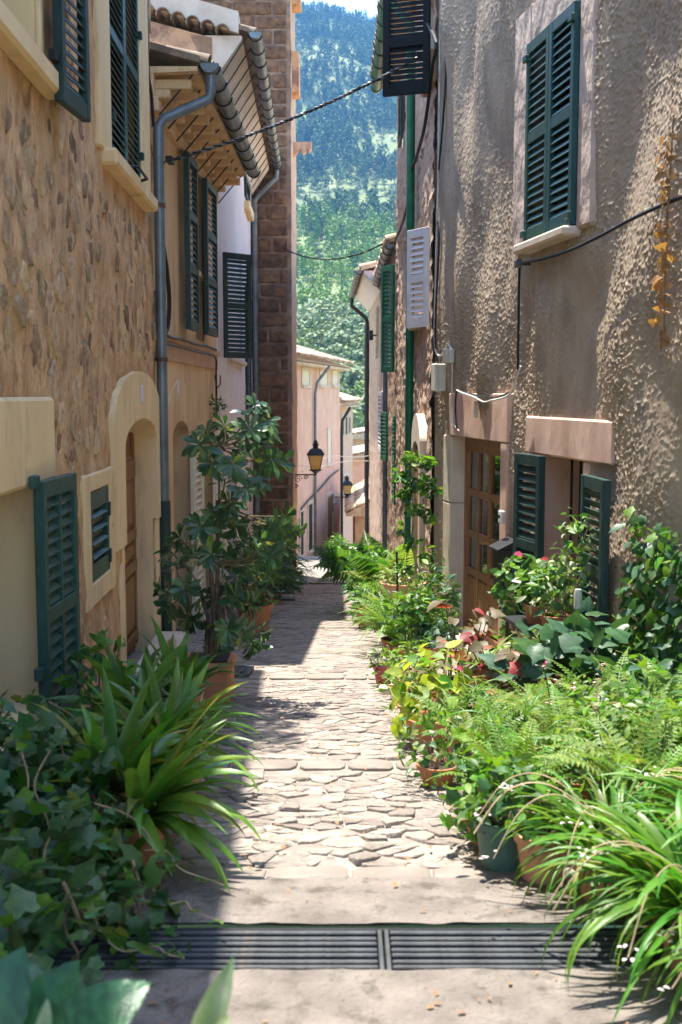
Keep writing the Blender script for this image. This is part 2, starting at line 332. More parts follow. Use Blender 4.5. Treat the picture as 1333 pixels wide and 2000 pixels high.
def lump(poly, gap, h, base=.03, inset=.3, jit=.06, dome=.25, tilt=.0, rc=.22, bias=0.):
    """domed stone over a polygon: returns centre, verts (local), tris"""
    P = np.array(poly); c = P.mean(0); n = len(P)
    Q = []                                   # round the corners
    for i in range(n):
        a, b = P[i], P[(i+1) % n]
        if np.linalg.norm(b-a) < .012: continue
        Q += [a*(1-rc)+b*rc, a*rc+b*(1-rc)]
    if len(Q) < 5: return None
    Q = np.array(Q)-c; R = np.linalg.norm(Q, axis=1); m = R.mean()
    if m < gap*1.6: return None
    Q = Q*np.maximum(.35, (1-gap/R))[:, None]*(1+RNG.uniform(-jit, jit, len(Q)))[:, None]; k = len(Q)
    t = RNG.uniform(-tilt, tilt, 2)+np.array([0, bias])
    hh = lambda q, z: z+q@t
    q1, q2 = Q*(1-inset*.35), Q*(1-inset*1.5)
    V = np.vstack([np.c_[Q, np.full(k, -base)], np.c_[Q, hh(Q, h*.45)], np.c_[q1, hh(q1, h*.85)+RNG.uniform(-.1, .1, k)*h],
                   np.c_[q2, hh(q2, h)+RNG.uniform(-.12, .12, k)*h], [[0, 0, h*(1+dome*.4)]]])
    T = []
    for r in range(3):
        for i in range(k):
            a, b, d, e = r*k+i, r*k+(i+1) % k, (r+1)*k+(i+1) % k, (r+1)*k+i; T += [(a, b, d), (a, d, e)]
    for i in range(k): T.append((3*k+i, 3*k+(i+1) % k, 4*k))
    return c, V, np.array(T)
class House:
    def __init__(s, name, label, A, B, side, cat='house', zb=None, group=None):
        s.A = Vector((*A, 0)); s.B = Vector((*B, 0)); d = s.B-s.A; s.L = d.length; s.t = d/s.L
        s.sgn = 1 if side == 'R' else -1; s.n = Vector((-s.t.y, s.t.x, 0))*s.sgn
        s.zb = min(gz(A[1]), gz(B[1])) if zb is None else zb
        s.rz = math.atan2(s.t.y, s.t.x)
        s.e = thing(name, label, cat, (A[0], A[1], s.zb), s.rz, group)
    def mb(s): return MB(s.sgn, s.zb)
    def px(s, px, py, o=0.):
        d = ray(px, py); p0 = s.A+s.n*o; t = (p0-EYE).dot(s.n)/d.dot(s.n); q = EYE+d*t
        return (q-s.A).dot(s.t), q.z
    def w(s, S, o, z): p = s.A+s.t*S+s.n*o; return Vector((p.x, p.y, z))
    def S(s, px, o=0.): return s.px(px, 770, o)[0]
    def Z(s, px, py, o=0.): return s.px(px, py, o)[1]
    def grid(s, name, mat, S, Z, holes=(), disp=None, o=0., parent=None):
        S = np.array(S); Z = np.array(Z); a, b = len(S), len(Z)
        gs, gzz = np.meshgrid(S, Z, indexing='ij'); oo = o+(disp(gs, gzz) if disp else np.zeros_like(gs))
        V = np.c_[gs.ravel(), s.sgn*oo.ravel(), gzz.ravel()-s.zb]
        i, j = np.meshgrid(np.arange(a-1), np.arange(b-1), indexing='ij'); i, j = i.ravel(), j.ravel()
        cs, cz = (S[i]+S[i+1])/2, (Z[j]+Z[j+1])/2; keep = np.ones(len(i), bool)
        for (h0, h1, z0, z1) in holes: keep &= ~((cs > h0) & (cs < h1) & (cz > z0) & (cz < z1))
        i, j = i[keep], j[keep]; f = lambda p, q: p*b+q
        T = np.c_[f(i, j), f(i+1, j), f(i+1, j+1), f(i, j+1)]
        if s.sgn > 0: T = T[:, ::-1]
        return obj(name, trimesh(name, V, T, True), mat, parent or s.e)
    def core(s, mat, s0, s1, z1, depth=5, o=-.55):
        m = s.mb(); m.box(s0, s1, o, -depth, s.zb-.3, z1); return m.build('inner_wall', mat, s.e)
def lat(breaks, res):
    out = []
    for a, b in zip(breaks, breaks[1:]):
        r = res((a+b)/2) if callable(res) else res
        n = max(1, int(round((b-a)/r))); out += list(np.linspace(a, b, n, endpoint=False))
    return out+[breaks[-1]]
SLAT = {}
def shutter(H, S, o, z0, z1, wd, ang, mat, rows=2, cols=1, t=.04, pitch=.054, st=.055, rail=.075, tilt=57, name='shutter', label=None, solid_low=0, split=.5):
    root = MB(1, 0); hgt = z1-z0
    root.box(0, st, -t/2, t/2, 0, hgt, .004); root.box(wd-st, wd, -t/2, t/2, 0, hgt, .004)
    root.box(st, wd-st, -t/2+.002, t/2-.002, hgt-rail, hgt, .003); root.box(st, wd-st, -t/2+.002, t/2-.002, 0, rail, .003)
    zs = [rail]
    for r in range(1, rows):
        zm = rail+(hgt-2*rail)*(split if rows == 2 else r/rows); root.box(st, wd-st, -t/2+.002, t/2-.002, zm-rail*.45, zm+rail*.45, .003); zs += [zm-rail*.45, zm+rail*.45]
    zs.append(hgt-rail)
    cw = (wd-2*st)/cols
    for c in range(1, cols): root.box(st+c*cw-.014, st+c*cw+.014, -t/2+.004, t/2-.004, rail, hgt-rail, .003)
    sh = root.build(name, mat, H.e, loc=(S, H.sgn*o, z0-H.zb), rot=(0, 0, math.radians(ang)*H.sgn))
    if label: sh['label'] = label
    key = (round(cw, 3), mat.name, H.sgn, tilt)
    if key not in SLAT:
        m = MB(); m.box(0, cw-.006, -.029, .029, -.0045, .0045, .002); SLAT[key] = m.mesh('slat'); SLAT[key].materials.append(mat)
    for r in range(rows):
        a, b = zs[2*r], zs[2*r+1]; n = max(2, int((b-a)/pitch))
        if solid_low and r == 0:
            m = MB(); m.box(st, wd-st, -.012, .012, a, b, .003); m.build('panel', mat, sh); continue
        for c in range(cols):
            for k in range(n):
                q = obj('slat', SLAT[key], None, sh, (st+c*cw+.003, 0, a+(k+.5)*(b-a)/n), (math.radians(-tilt*H.sgn), 0, 0))
    return sh
def band(H, name, mat, s0, s1, z0, z1, h0, h1, y0, y1, o0, o1, sill=False, b=.012):
    """rectangular surround: outer s0..s1,z0..z1 round hole h0..h1,y0..y1"""
    m = H.mb(); m.box(s0, h0, o0, o1, z0, z1, b); m.box(h1, s1, o0, o1, z0, z1, b)
    m.box(h0-.006, h1+.006, o0, o1-.002, y1, z1-.004, b)
    if z0 < y0: m.box(h0-.006, h1+.006, o0, o1-.002, z0+.004, y0, b)
    return m.build(name, mat, H.e)
def reveal(H, mat, h0, h1, y0, y1, d, name='reveal'):
    m = H.mb(); k = .05
    m.box(h0-k, h0, -d, -.004, y0, y1); m.box(h1, h1+k, -d, -.004, y0, y1)
    m.box(h0-k, h1+k, -d, -.004, y1, y1+k); m.box(h0-k, h1+k, -d, -.004, y0-k, y0)
    return m.build(name, mat, H.e)
def casement(H, mat, h0, h1, y0, y1, o, mull=1, bars=1):
    m = H.mb(); k = .05
    m.box(h0, h0+k, o, o-.04, y0, y1, .004); m.box(h1-k, h1, o, o-.04, y0, y1, .004)
    m.box(h0+k, h1-k, o-.002, o-.038, y1-k, y1, .004); m.box(h0+k, h1-k, o-.002, o-.038, y0, y0+k, .004)
    for i in range(mull): x = h0+(h1-h0)*(i+1)/(mull+1); m.box(x-.03, x+.03, o-.002, o-.038, y0+k, y1-k, .004)
    f = m.build('window_frame', mat, H.e)
    m = H.mb(); m.box(h0+k, h1-k, o-.018, o-.022, y0+k, y1-k); m.build('pane', MT['glass'], f)
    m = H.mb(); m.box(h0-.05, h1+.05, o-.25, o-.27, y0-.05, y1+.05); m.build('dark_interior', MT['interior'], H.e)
def spline(P, sub=6):
    P = [Vector(p) for p in P]; Q = []
    for i in range(len(P)-1):
        a, b, c, d = P[max(i-1, 0)], P[i], P[i+1], P[min(i+2, len(P)-1)]
        for k in range(sub):
            t = k/sub; Q.append(.5*((2*b)+(c-a)*t+(2*a-5*b+4*c-d)*t*t+(3*b-a-3*c+d)*t**3))
    return Q+[P[-1]]
def cable(name, label, pts, r, mat, group=None, n=6, sub=6, cat='cable'):
    P = [Vector(p) for p in pts]
    if sub > 1 and len(P) > 2:
        Q = []
        for i in range(len(P)-1):
            a, b, c, d = P[max(i-1, 0)], P[i], P[i+1], P[min(i+2, len(P)-1)]
            for k in range(sub):
                t = k/sub; Q.append(.5*((2*b)+(c-a)*t+(2*a-5*b+4*c-d)*t*t+(3*b-a-3*c+d)*t**3))
        P = Q+[P[-1]]
    c = P[0].copy(); m = MB(); m.tube([p-c for p in P], r, n); o = m.build(name, mat, None, True, c)
    return tag(o, label, cat, group)
TILE = {}
def tile_mesh(key, L, r, mat):
    if key not in TILE:
        m = MB(); n = 8; V = []; F = []
        for x, rr in ((0, r), (L, r*.8)):
            for q in (rr, rr-.014):
                for k in range(n+1):
                    a = math.pi*k/n; V.append((x, q*math.cos(a), q*math.sin(a)))
        e = n+1
        for k in range(n):
            F += [(k, k+1, 2*e+k+1, 2*e+k), (e+k, 3*e+k, 3*e+k+1, e+k+1), (k, e+k, e+k+1, k+1), (2*e+k, 2*e+k+1, 3*e+k+1, 3*e+k)]
        F += [(0, 2*e, 3*e, e), (n, e+n, 3*e+n, 2*e+n)]
        m.add(V, F); TILE[key] = m.mesh('roof_tile', True, 50); TILE[key].materials.append(mat)
    return TILE[key]
# ------------------------------------------------------------------ the street
def wallL(Y):
    for (a, b), (c, d) in zip([(-1.45, -9), (-1.77, 10.8), (-1.75, 15.9), (-1.95, 25)], [(-1.77, 10.8), (-1.75, 15.9), (-1.95, 25), (-1.95, 60)]):
        if Y <= d: return a+(c-a)*(Y-b)/(d-b)
    return -1.95
def wallR(Y): return 1.30+.167*(10.5-Y) if Y < 12.2 else 1.0
xs = np.linspace(-6, 6, 121); ys = np.concatenate([np.linspace(-9, 2.85, 60), np.linspace(2.95, 26, 301), np.linspace(26.2, 90, 80)])
gx, gy = np.meshgrid(xs, ys, indexing='ij'); gzv = np.vectorize(gz)(gy)
hole = (gy > 3.04) & (gy < 3.36)
zz = gzv+(fbm(gx*5, gy*5, 3, 4)-.5)*.012+.0015
V = np.c_[gx.ravel(), gy.ravel(), zz.ravel()]; a, b = gx.shape
i, j = np.meshgrid(np.arange(a-1), np.arange(b-1), indexing='ij'); i, j = i.ravel(), j.ravel()
cy = (ys[j]+ys[j+1])/2; cx = (xs[i]+xs[i+1])/2
kp = ~((cy > 2.95) & (cy < 3.23) & (cx > -1.1) & (cx < 1.35)); i, j = i[kp], j[kp]
street = obj('street', trimesh('street', V, np.c_[i*b+j, (i+1)*b+j, (i+1)*b+j+1, i*b+j+1], True), MT['street_mortar'])
tag(street, kind='structure')
# cobbles: Voronoi cells, the nearest 300 in open view are parts, the rest one mass
EDGE = [(5.32, 5.56), (8.55, 8.78), (12.9, 13.15), (17.6, 17.85), (21.6, 21.85)]
cob = []
pts = jitgrid(-2.0, 2.2, 3.78, 25.4, .088, .135, .47)
pts = [p for p in pts if wallL(p[1])-.05 < p[0] < wallR(p[1])+.05 and not any(e0-.05 < p[1] < e1+.05 for e0, e1 in EDGE)]
for p in jitgrid(-2.0, 2.2, 3.7, 25.4, .3, .3, .2): pass
cells = voronoi(pts, -2.1, 2.3, 3.76, 25.5, .2)
for p, c in zip(pts, cells):
    if not c: continue
    ee = [e for e in EDGE if e[0]-.3 < p[1] < e[1]+.3]
    for e in ee:
        c = clip(c, (0, e[0]-.005), (0, 1)) if p[1] < e[0] else clip(c, (0, e[1]+.005), (0, -1))
        if len(c) < 3: break
    if len(c) < 3: continue
    ff = min(1., max(.3, 1-(p[1]-4)/9)); r = lump(c, .0018, random.uniform(.003, .010)*ff, .03, .08, .14, .03, .09*ff, .12, -.06*ff)
    if r: cob.append(r)
def vis(c):
    X, Y = c; lo = -.95+(Y-3.7)*.01; hi = .62 if Y < 5 else .5
    return lo < X < hi
def slope(Y): return (gz(Y+.2)-gz(Y-.2))/.4
near = sorted([k for k in range(len(cob)) if vis(cob[k][0])], key=lambda k: cob[k][0][1])[:300]; near_s = set(near)
BV, BT, off = [], [], 0
for k, (c, V, T) in enumerate(cob):
    V = V.copy(); V[:, 2] += V[:, 1]*slope(c[1])+random.uniform(-.004, .006)
    if k in near_s:
        obj('cobblestone', trimesh('cobblestone', V, T), MT['cobble'], street, (c[0], c[1], gz(c[1])))
    else:
        BV.append(V+np.array([c[0], c[1], gz(c[1])])); BT.append(T+off); off += len(V)
tag(obj('cobblestones', trimesh('cobblestones', np.vstack(BV), np.vstack(BT)), MT['cobble'], street), kind='stuff')
def slabrow(name, y0, y1, x0, x1, wmin, wmax, mat, h=.03):
    x = x0
    while x < x1:
        wv = random.uniform(wmin, wmax); e = min(x+wv, x1); n = 6
        poly = [(x+.004, y0+random.uniform(0, .02)), ((x+e)/2, y0+random.uniform(-.012, .012)), (e-.004, y0+random.uniform(0, .02)), (e-.004, y1-random.uniform(0, .02)), ((x+e)/2, y1+random.uniform(-.012, .012)), (x+.004, y1-random.uniform(0, .02))]
        r = lump(poly, .002, h, .04, .03, .03, .02, .02)
        if r:
            c, V, T = r; V[:, 2] += V[:, 1]*slope(c[1]); obj(name, trimesh(name, V, T), mat, street, (c[0], c[1], gz(c[1])))
        x = e
for e0, e1 in EDGE: slabrow('edging_slab', e0, e1, wallL(e0)+.02, min(wallR(e0), 1.6)-.02, .14, .34, MT['edging'], .014)
slabrow('edging_slab', 3.60, 3.77, -1.5, 1.9, .2, .5, MT['edging'], .012)
def sheet(name, mat, x0, x1, y0, y1, lift, nx, ny, amp=.012, fr=3.):
    X, Y = np.meshgrid(np.linspace(x0, x1, nx), np.linspace(y0, y1, ny), indexing='ij'); Zv = np.vectorize(gz)(Y)+lift+(fbm(X*fr, Y*fr, 4, 9)-.5)*amp
    ii, jj = np.meshgrid(np.arange(nx-1), np.arange(ny-1), indexing='ij'); ii, jj = ii.ravel(), jj.ravel()
    return obj(name, trimesh(name, np.c_[X.ravel(), Y.ravel(), Zv.ravel()], np.c_[ii*ny+jj, (ii+1)*ny+jj, (ii+1)*ny+jj+1, ii*ny+jj+1], True), mat, street)
sheet('concrete_slab', MT['concrete'], -1.7, 3.0, -3, 2.94, .022, 200, 300, .012, 9)
sheet('concrete_strip', MT['concrete'], -1.7, 2.4, 3.235, 3.62, .018, 160, 24, .02, 7)
sheet('asphalt_surface', MT['asphalt'], -1.95, 1.0, 25.5, 36.5, .03, 40, 100, .02, 2)
m = MB(); p = gpx(778, 1353); m.box(-.13, .16, -.12, .12, -.03, .045, .012); m.build('pale_slab', MT['pale_stone'], street, loc=(p.x, p.y, gz(p.y)), rot=(math.atan(slope(p.y)), 0, .05))
# drain
g = thing('drain_grate', 'long steel drain grate crossing the foreground of the alley', 'drain grate', (0, 3.085, -.08))
m = MB(); m.box(-1.08, 1.33, -.135, .135, -.16, -.10); m.box(-1.1, 1.35, -.15, -.133, -.1, .088, .004); m.box(-1.1, 1.35, .133, .15, -.1, .088, .004)
m.build('channel_frame', MT['iron'], g)
m = MB(); m.box(-1.08, 1.33, -.13, .13, -.098, -.09); m.build('channel_floor', MT['gap_shade'], g)
for k in range(8):
    y = -.118+k*.0337
    for x0, x1 in ((-1.08, .105), (.145, 1.33)):
        m = MB(); m.box(x0, x1, -.0085, .0085, .064, .088+.002*(k % 2), .003); m.build('bar', MT['grate'], g, loc=(0, y, 0))
m = MB(); m.box(.108, .122, -.132, .132, .02, .091, .003); m.box(.128, .142, -.132, .132, .02, .091, .003); m.build('cross_bar', MT['grate'], g)
def cover(px, py, wx, wy, label, holes=3, rz=0):
    p = gpx(px, py); q = thing('drain_cover', label, 'drain cover', (p.x, p.y, gz(p.y)+.03), rz)
    sl = math.atan(slope(p.y)); q.rotation_euler = (sl, 0, rz)
    m = MB(); m.box(-wx/2, wx/2, -wy/2, wy/2, -.04, .004, .004); m.build('plate', MT['iron'], q)
    m = MB()
    for k in (-1, 1): m.box(k*wx/2-.012, k*wx/2+.012, -wy/2, wy/2, -.03, .012, .003); m.box(-wx/2, wx/2, k*wy/2-.012, k*wy/2+.012, -.03, .0115, .003)
    m.build('rim', MT['grate'], q)
    for k in range(holes):
        m = MB(); m.box(-.01, .01, -wy*.3, wy*.3, .004, .014, .003); m.build('rib', MT['grate'], q, loc=((k-(holes-1)/2)*wx/(holes+1), 0, 0))
cover(462, 1318, .22, .55, 'dark iron drain cover on cobbles beside the square terracotta planter', 3)
cover(638, 1135, .34, .8, 'small grey drain cover in the sunny asphalt beyond the shadow', 3)
cover(556, 1172, .35, .7, 'dark drain cover at the foot of the brown block wall', 3)
# ------------------------------------------------------------------ L1: rubble house, left foreground
def wall_stones(H, s0, s1, z0, z1, dx, dz, keep, mat, holes, limit, gap=.012, h=(.008, .03), name='stone', seed=1, base=.02, dsp=None):
    random.seed(seed); P = jitgrid(s0, s1, z0, z1, dx, dz, .42); cl = voronoi(P, s0, s1, z0, z1, max(dx, dz)*1.3); out = []
    for p, c in zip(P, cl):
        if not c or random.random() > keep: continue
        xs_ = [q[0] for q in c]; zs_ = [q[1] for q in c]
        if any(max(xs_) > a-.02 and min(xs_) < b+.02 and max(zs_) > e-.02 and min(zs_) < f+.02 for a, b, e, f in holes): continue
        sh = random.uniform(0, .5); c = [(p[0]+(q[0]-p[0])*(1-sh), p[1]+(q[1]-p[1])*(1-sh)) for q in c]
        r = lump(c, gap, random.uniform(*h), base, .18, .28, .1, .05, .3)
        if r: out.append(r)
    def size(r):
        w_ = H.w(r[0][0], 0, r[0][1]); dd = (w_-EYE).length
        v = (w_-EYE); pxx = CX+FP*v.x/max(v.y, .1); return -(np.ptp(r[1][:, 0])*np.ptp(r[1][:, 1])/dd**2)*(1 if -40 < pxx < 1373 else .05)
    out.sort(key=size); BV, BT, off = [], [], 0
    for k, (c, V, T) in enumerate(out):
        d0 = dsp(np.array([c[0]]), np.array([c[1]]))[0] if dsp else 0
        V2 = np.c_[V[:, 0], H.sgn*(V[:, 2]+d0), V[:, 1]]
        if k < limit: obj(name, trimesh(name, V2, T), random.choice(mat) if isinstance(mat, list) else mat, H.e, (c[0], 0, c[1]-H.zb))
        else: BV.append(V2+np.array([c[0], 0, c[1]-H.zb])); BT.append(T+off); off += len(V2)
    if BV: tag(obj(name+'work', trimesh(name+'work', np.vstack(BV), np.vstack(BT)), mat[0] if isinstance(mat, list) else mat, H.e), kind='stuff')
MT['dark_stone'] = material('dark_stone', (.32, .20, .11), (.19, .115, .065), scale=9, spots=(.50, .33, .18), sscale=8, slo=.5, shi=.62, bump=1., bscale=22, bdist=.03, rnd=.35, hue=.015)
MT['ochre_stone'] = material('ochre_stone', (.66, .47, .26), (.48, .31, .15), scale=9, spots=(.36, .25, .16), sscale=8, slo=.52, shi=.66, bump=1., bscale=22, bdist=.03, rnd=.25, hue=.01)
L1 = House('rubble_house', 'rubble stone house in the left foreground with cream framed openings', (-1.45, -1.5), (-1.77, 10.8), 'L')
ZT1 = 6.15
# openings from the photograph
wA = (L1.S(-170), L1.S(62), L1.Z(62, 1375), L1.Z(62, 947))                  # big low window at the edge
wB = (L1.S(165), L1.S(203), L1.Z(165, 1150), L1.Z(203, 948))                # small shuttered window
dC = (L1.S(232), L1.S(297), gz(9.5)-.02, L1.Z(262, 818))                    # arched door
wD = (L1.S(-120), L1.S(92), L1.Z(92, 150), L1.Z(92, -330))
wE = (L1.S(222), L1.S(279), L1.Z(279, 383), L1.Z(222, -135))
def d1(s, z): return (fbm(s*1.3, z*1.3, 3, 21)-.5)*.05+(fbm(s*7, z*6, 4, 5)-.5)*.045
br = sorted({-0.0, L1.L, *wA[:2], *wB[:2], *dC[:2], *wD[:2], *wE[:2], L1.S(-60)})
bz = sorted({-1.7, ZT1, *wA[2:], *wB[2:], *dC[2:], *wD[2:], *wE[2:]})
L1.grid('wall', MT['rubble_mortar'], lat(br, lambda x: .05 if x > 5.5 else .2), lat(bz, .05), (wA, wB, dC, wD, wE), d1)
L1.core(MT['aged_plaster'], 0, L1.L, ZT1)
m = L1.mb(); m.box(L1.L-.03, L1.L-.001, -.05, -.6, L1.zb-.3, ZT1); m.box(0, .03, -.05, -.6, L1.zb-.3, ZT1); m.build('end_wall', MT['rubble_mortar'], L1.e)
m = L1.mb(); m.add([(x, o, z) for x, e in ((0, .56), (L1.L, .10)) for o, z in ((e, ZT1), (-5.2, ZT1+1.5), (-5.2, ZT1+1.62), (e, ZT1+.12))], [(0, 1, 2, 3), (4, 5, 6, 7), (0, 1, 5, 4), (1, 2, 6, 5), (2, 3, 7, 6), (3, 0, 4, 7)]); m.build('roof', MT['old_tile'], L1.e)  # unseen eave, overhang widened towards the camera to shape the street shadow
sur = [(wA[0]-.2, L1.S(93)+.02, wA[2]-.05, L1.Z(93, 775)), (L1.S(152), L1.S(213), L1.Z(160, 1212), L1.Z(210, 903)), (L1.S(206), L1.S(309), -2, L1.Z(262, 722)), (wD[0], L1.S(100), wD[2]-.22, 9), (L1.S(192), L1.S(297), L1.Z(285, 415)-.05, 9)]
wall_stones(L1, 4.6, L1.L-.05, -1.4, ZT1-.05, .215, .185, .78, [MT['rubble_stone'], MT['rubble_stone'], MT['ochre_stone'], MT['dark_stone'], MT['ochre_stone']], sur, 290, .004, (-.001, .009), 'stone', 3, .03, d1)
cp = MT['cream_plaster']
# low window, surround and open shutter
m = L1.mb(); zt, zb_ = sur[0][3], wA[3]
m.box(wA[0]-.2, sur[0][1], -.02, .035, zb_, zt, .02); m.box(wA[1], wA[1]+.10, -.02, .03, wA[2], zb_-.002, .012); m.box(wA[0]-.2, wA[1]+.1, -.02, .05, wA[2]-.12, wA[2], .015)
m.build('window_surround', cp, L1.e); reveal(L1, cp, *wA, .32); casement(L1, MT['wood'], wA[0], wA[1], wA[2], wA[3], -.3, 1)
shz = (L1.Z(92, 1440, .1), L1.Z(80, 942, .1)); s0 = L1.S(66)
s0 = L1.S(78, .1); sh = shutter(L1, s0, .08, shz[0], shz[1], min(.66, L1.S(150, .13)-s0), 3, MT['green_paint'], 2, 2, .055, .062, .06, .09, split=.46, label='green louvred shutter folded back beside the low window')
for hz in (.3, 1.3): m = MB(); m.box(-.07, .01, -.01, .03, 0, .07, .006); m.build('hinge', MT['green_paint'], sh, loc=(0, 0, hz))
# small window
m = L1.mb(); a = sur[1]; band(L1, 'window_surround', cp, a[0]+.02, a[1]-.02, L1.Z(160, 1203), L1.Z(210, 912), *wB, -.02, .028, b=.01)
reveal(L1, cp, *wB, .12); m = L1.mb(); m.box(wB[0]-.03, wB[1]+.03, -.1, -.12, wB[2]-.03, wB[3]+.03); m.build('dark_interior', MT['interior'], L1.e)
sh = shutter(L1, wB[0]+.004, .004, wB[2]+.004, wB[3]-.004, wB[1]-wB[0]-.008, 0, MT['green_paint'], 1, 1, .035, .075, .07, .12, 30, label='small closed louvred shutter between the low window and the arched door')
for hz in (.14, .62):
    m = MB(); m.box(-.03, .03, -.03, -.018, -.05, .05, .004); m.build('hinge', MT['dark_green'], sh, loc=(wB[1]-wB[0]-.02, 0, hz*(wB[3]-wB[2])*1.15))
# arched door with cream surround
def arch(s0, s1, zb, zs, zt, n=30, pw=2.):
    c, r = (s0+s1)/2, (s1-s0)/2; pts_ = [(s0, zb)]
    for k in range(n+1):
        q = math.pi*(1-k/n); pts_.append((c+r*math.cos(q), zs+(zt-zs)*abs(math.sin(q))**(2/pw)))
    return pts_+[(s1, zb)]
zs_in, zs_out, zstep = L1.Z(232, 880), L1.Z(213, 835), L1.Z(222, 1075)
inn = arch(dC[0], dC[1], zstep, zs_in, dC[3]); out = arch(L1.S(212), L1.S(306), zstep, zs_out, L1.Z(262, 725), pw=2.2)
m = L1.mb(); m.ring(out, inn, -.22, .045)
zg = gz(9.5)-.4
for a, b in ((L1.S(222), dC[0]-.03), (dC[1]+.03, L1.S(303))): m.box(a, b, -.2, .03, zg, zstep-.002, .01)
m.build('door_surround', cp, L1.e, True, ang=30)
m = L1.mb(); m.box(dC[1]+.0, dC[1]+.05, -.22, -.21+.2, zg, zstep); m.build('door_jamb', cp, L1.e)
dd = L1.mb(); o = -.17
dr = L1.mb(); dr.box(dC[0]-.05, dC[1]+.05, o-.05, o-.03, zg, dC[3]+.05); dr = dr.build('door', MT['wood'], L1.e, ); dr['label'] = 'brown wooden panelled door under the cream arch'
wdr = dC[1]-dC[0]; zlow = gz(9.6)-.02
for q in range(3):
    x = dC[0]+wdr*q/2; m = L1.mb(); m.box(x-.06, x+.06, o, o-.035, zlow, dC[3]-.05, .006); m.build('stile', MT['wood'], dr)
zr = [zlow+.08, zlow+.75, zlow+1.05, zlow+1.7, dC[3]-.52]
for z in zr:
    m = L1.mb(); m.box(dC[0], dC[1], o+.006, o-.03, z-.05, z+.05, .006); m.build('rail', MT['wood'], dr)
for q in range(2):
    for z0_, z1_ in zip(zr, zr[1:]):
        m = L1.mb(); m.box(dC[0]+wdr*q/2+.1, dC[0]+wdr*(q+1)/2-.1, o-.008, o-.04, z0_+.09, z1_-.09, .02); m.build('panel', MT['wood'], dr)
m = L1.mb(); kx = dC[0]+wdr*.46; m.tube([(kx, o, zlow+.98), (kx, o+.05, zlow+.98), (kx+.0, o+.055, zlow+.9), (kx, o+.03, zlow+.86)], .012, 8); m.build('handle', material('brass', (.55, .38, .12), rough=.3, metal=.8, bump=0), dr)
m = L1.mb(); s_, z_ = L1.px(267, 770); m.box(s_-.07, s_+.07, .045, .055, z_-.075, z_+.075, .004); m.build('number_plate', MT['white_paint'], L1.e)
m = L1.mb(); m.box(dC[0]-.05, dC[1]+.05, .0, .28, gz(9.5)-.25, gz(9.5)+.06, .015); m.build('door_step', MT['pale_stone'], L1.e)
# upper windows
zsill = wD[2]
m = L1.mb(); m.box(wD[0]-.1, L1.S(108), -.02, .10, zsill-.13, zsill, .02); m.build('window_sill', cp, L1.e)
m = L1.mb(); m.box(wD[1], wD[1]+.07, -.02, .02, zsill, ZT1-.2, .01); m.build('window_surround', cp, L1.e)
reveal(L1, cp, wD[0], wD[1], wD[2], min(wD[3], ZT1-.1), .32); casement(L1, MT['wood'], wD[0], wD[1], wD[2], min(wD[3], ZT1-.1), -.3, 1)
sh = shutter(L1, wD[1]+.05, .10, L1.Z(110, 190, .1), ZT1-.15, .5, 6, MT['dark_green'], 2, 1, .055, .06, .06, .09, label='dark shutter folded back at the top left window')
m = MB(); m.box(-.08, .01, -.012, .03, .2, .26, .005); m.build('hinge', MT['iron'], sh)
ztE = ZT1-.12
a0, a1 = L1.S(200), L1.S(296)
band(L1, 'window_surround', cp, a0, a1, wE[2]-.02, ZT1-.02, wE[0], wE[1], wE[2], ztE, -.02, .03)
m = L1.mb(); m.box(L1.S(207), L1.S(290), -.02, .12, wE[2]-.12, wE[2]-.001, .02); m.build('window_sill', cp, L1.e)
m = L1.mb(); m.box(wE[0]-.03, wE[1]+.03, -.1, -.13, wE[2]-.03, ztE+.03); m.build('dark_interior', MT['interior'], L1.e)
reveal(L1, cp, wE[0], wE[1], wE[2], ztE, .12)
hw = (wE[1]-wE[0])/2
for k in range(2):
    sh = shutter(L1, wE[0]+k*hw+.004, .0, wE[2]+.01, ztE, hw-.008, 0, MT['teal_paint'], 3, 1, .04, .056, .055, .08, label=['near', 'far'][k]+' leaf of the closed teal shutters on the upper left window')
    for hz in (.25, 1.25): m = MB(); m.box(-.01, .05, -.055, -.02, 0, .06, .004); m.build('hinge', MT['dark_green'], sh, loc=(0 if k == 0 else hw-.06, 0, hz))
m = L1.mb(); s_, z_ = L1.px(225, 325); m.tube([(s_, .02, z_), (s_+.1, .16, z_+.02), (s_+.5, .17, z_), (s_+.52, .06, z_-.03)], .012, 6); m.build('shutter_bar', MT['iron'], L1.e)
# ------------------------------------------------------------------ L2: beige plaster house
L2 = House('beige_plaster_house', 'beige plaster house with a pipe-grey gutter left of the alley, past the rubble house', (-1.77, 10.8), (-1.75, 15.9), 'L')
ZE2 = 4.34
door2 = (L2.S(332), L2.S(364), gz(12)-.3, L2.Z(348, 825)); win2 = (L2.S(384), L2.S(399), L2.Z(399, 668), L2.Z(384, 315)); sd2 = (L2.S(384), L2.S(414), gz(14.5)-.3, L2.Z(384, 842))
def d2(s, z): return (fbm(s*1.1, z*1.1, 3, 31)-.5)*.03
brs = sorted({0, L2.L, *door2[:2], *win2[:2], *sd2[:2]}); bzs = sorted({-2.0, ZE2+.02, *door2[2:], *win2[2:], *sd2[2:]})
L2.grid('wall', MT['aged_plaster'], lat(brs, .08), lat(bzs, .08), (door2, win2, sd2), d2)
L2.core(MT['interior'], 0, L2.L, ZE2, 5, -.5)
m = L2.mb(); m.box(0, .001, -.5, -.04, -2, ZE2); m.box(.0, L2.L, -.55, .0, ZE2, ZE2+.16); m.build('wall_head', MT['aged_plaster'], L2.e)
reveal(L2, MT['aged_plaster'], *win2, .3); casement(L2, MT['wood'], win2[0], win2[1], win2[2], win2[3], -.22, 1)
sL = [('near', 362, 384, 645, 300), ('far', 397, 420, 655, 350)]
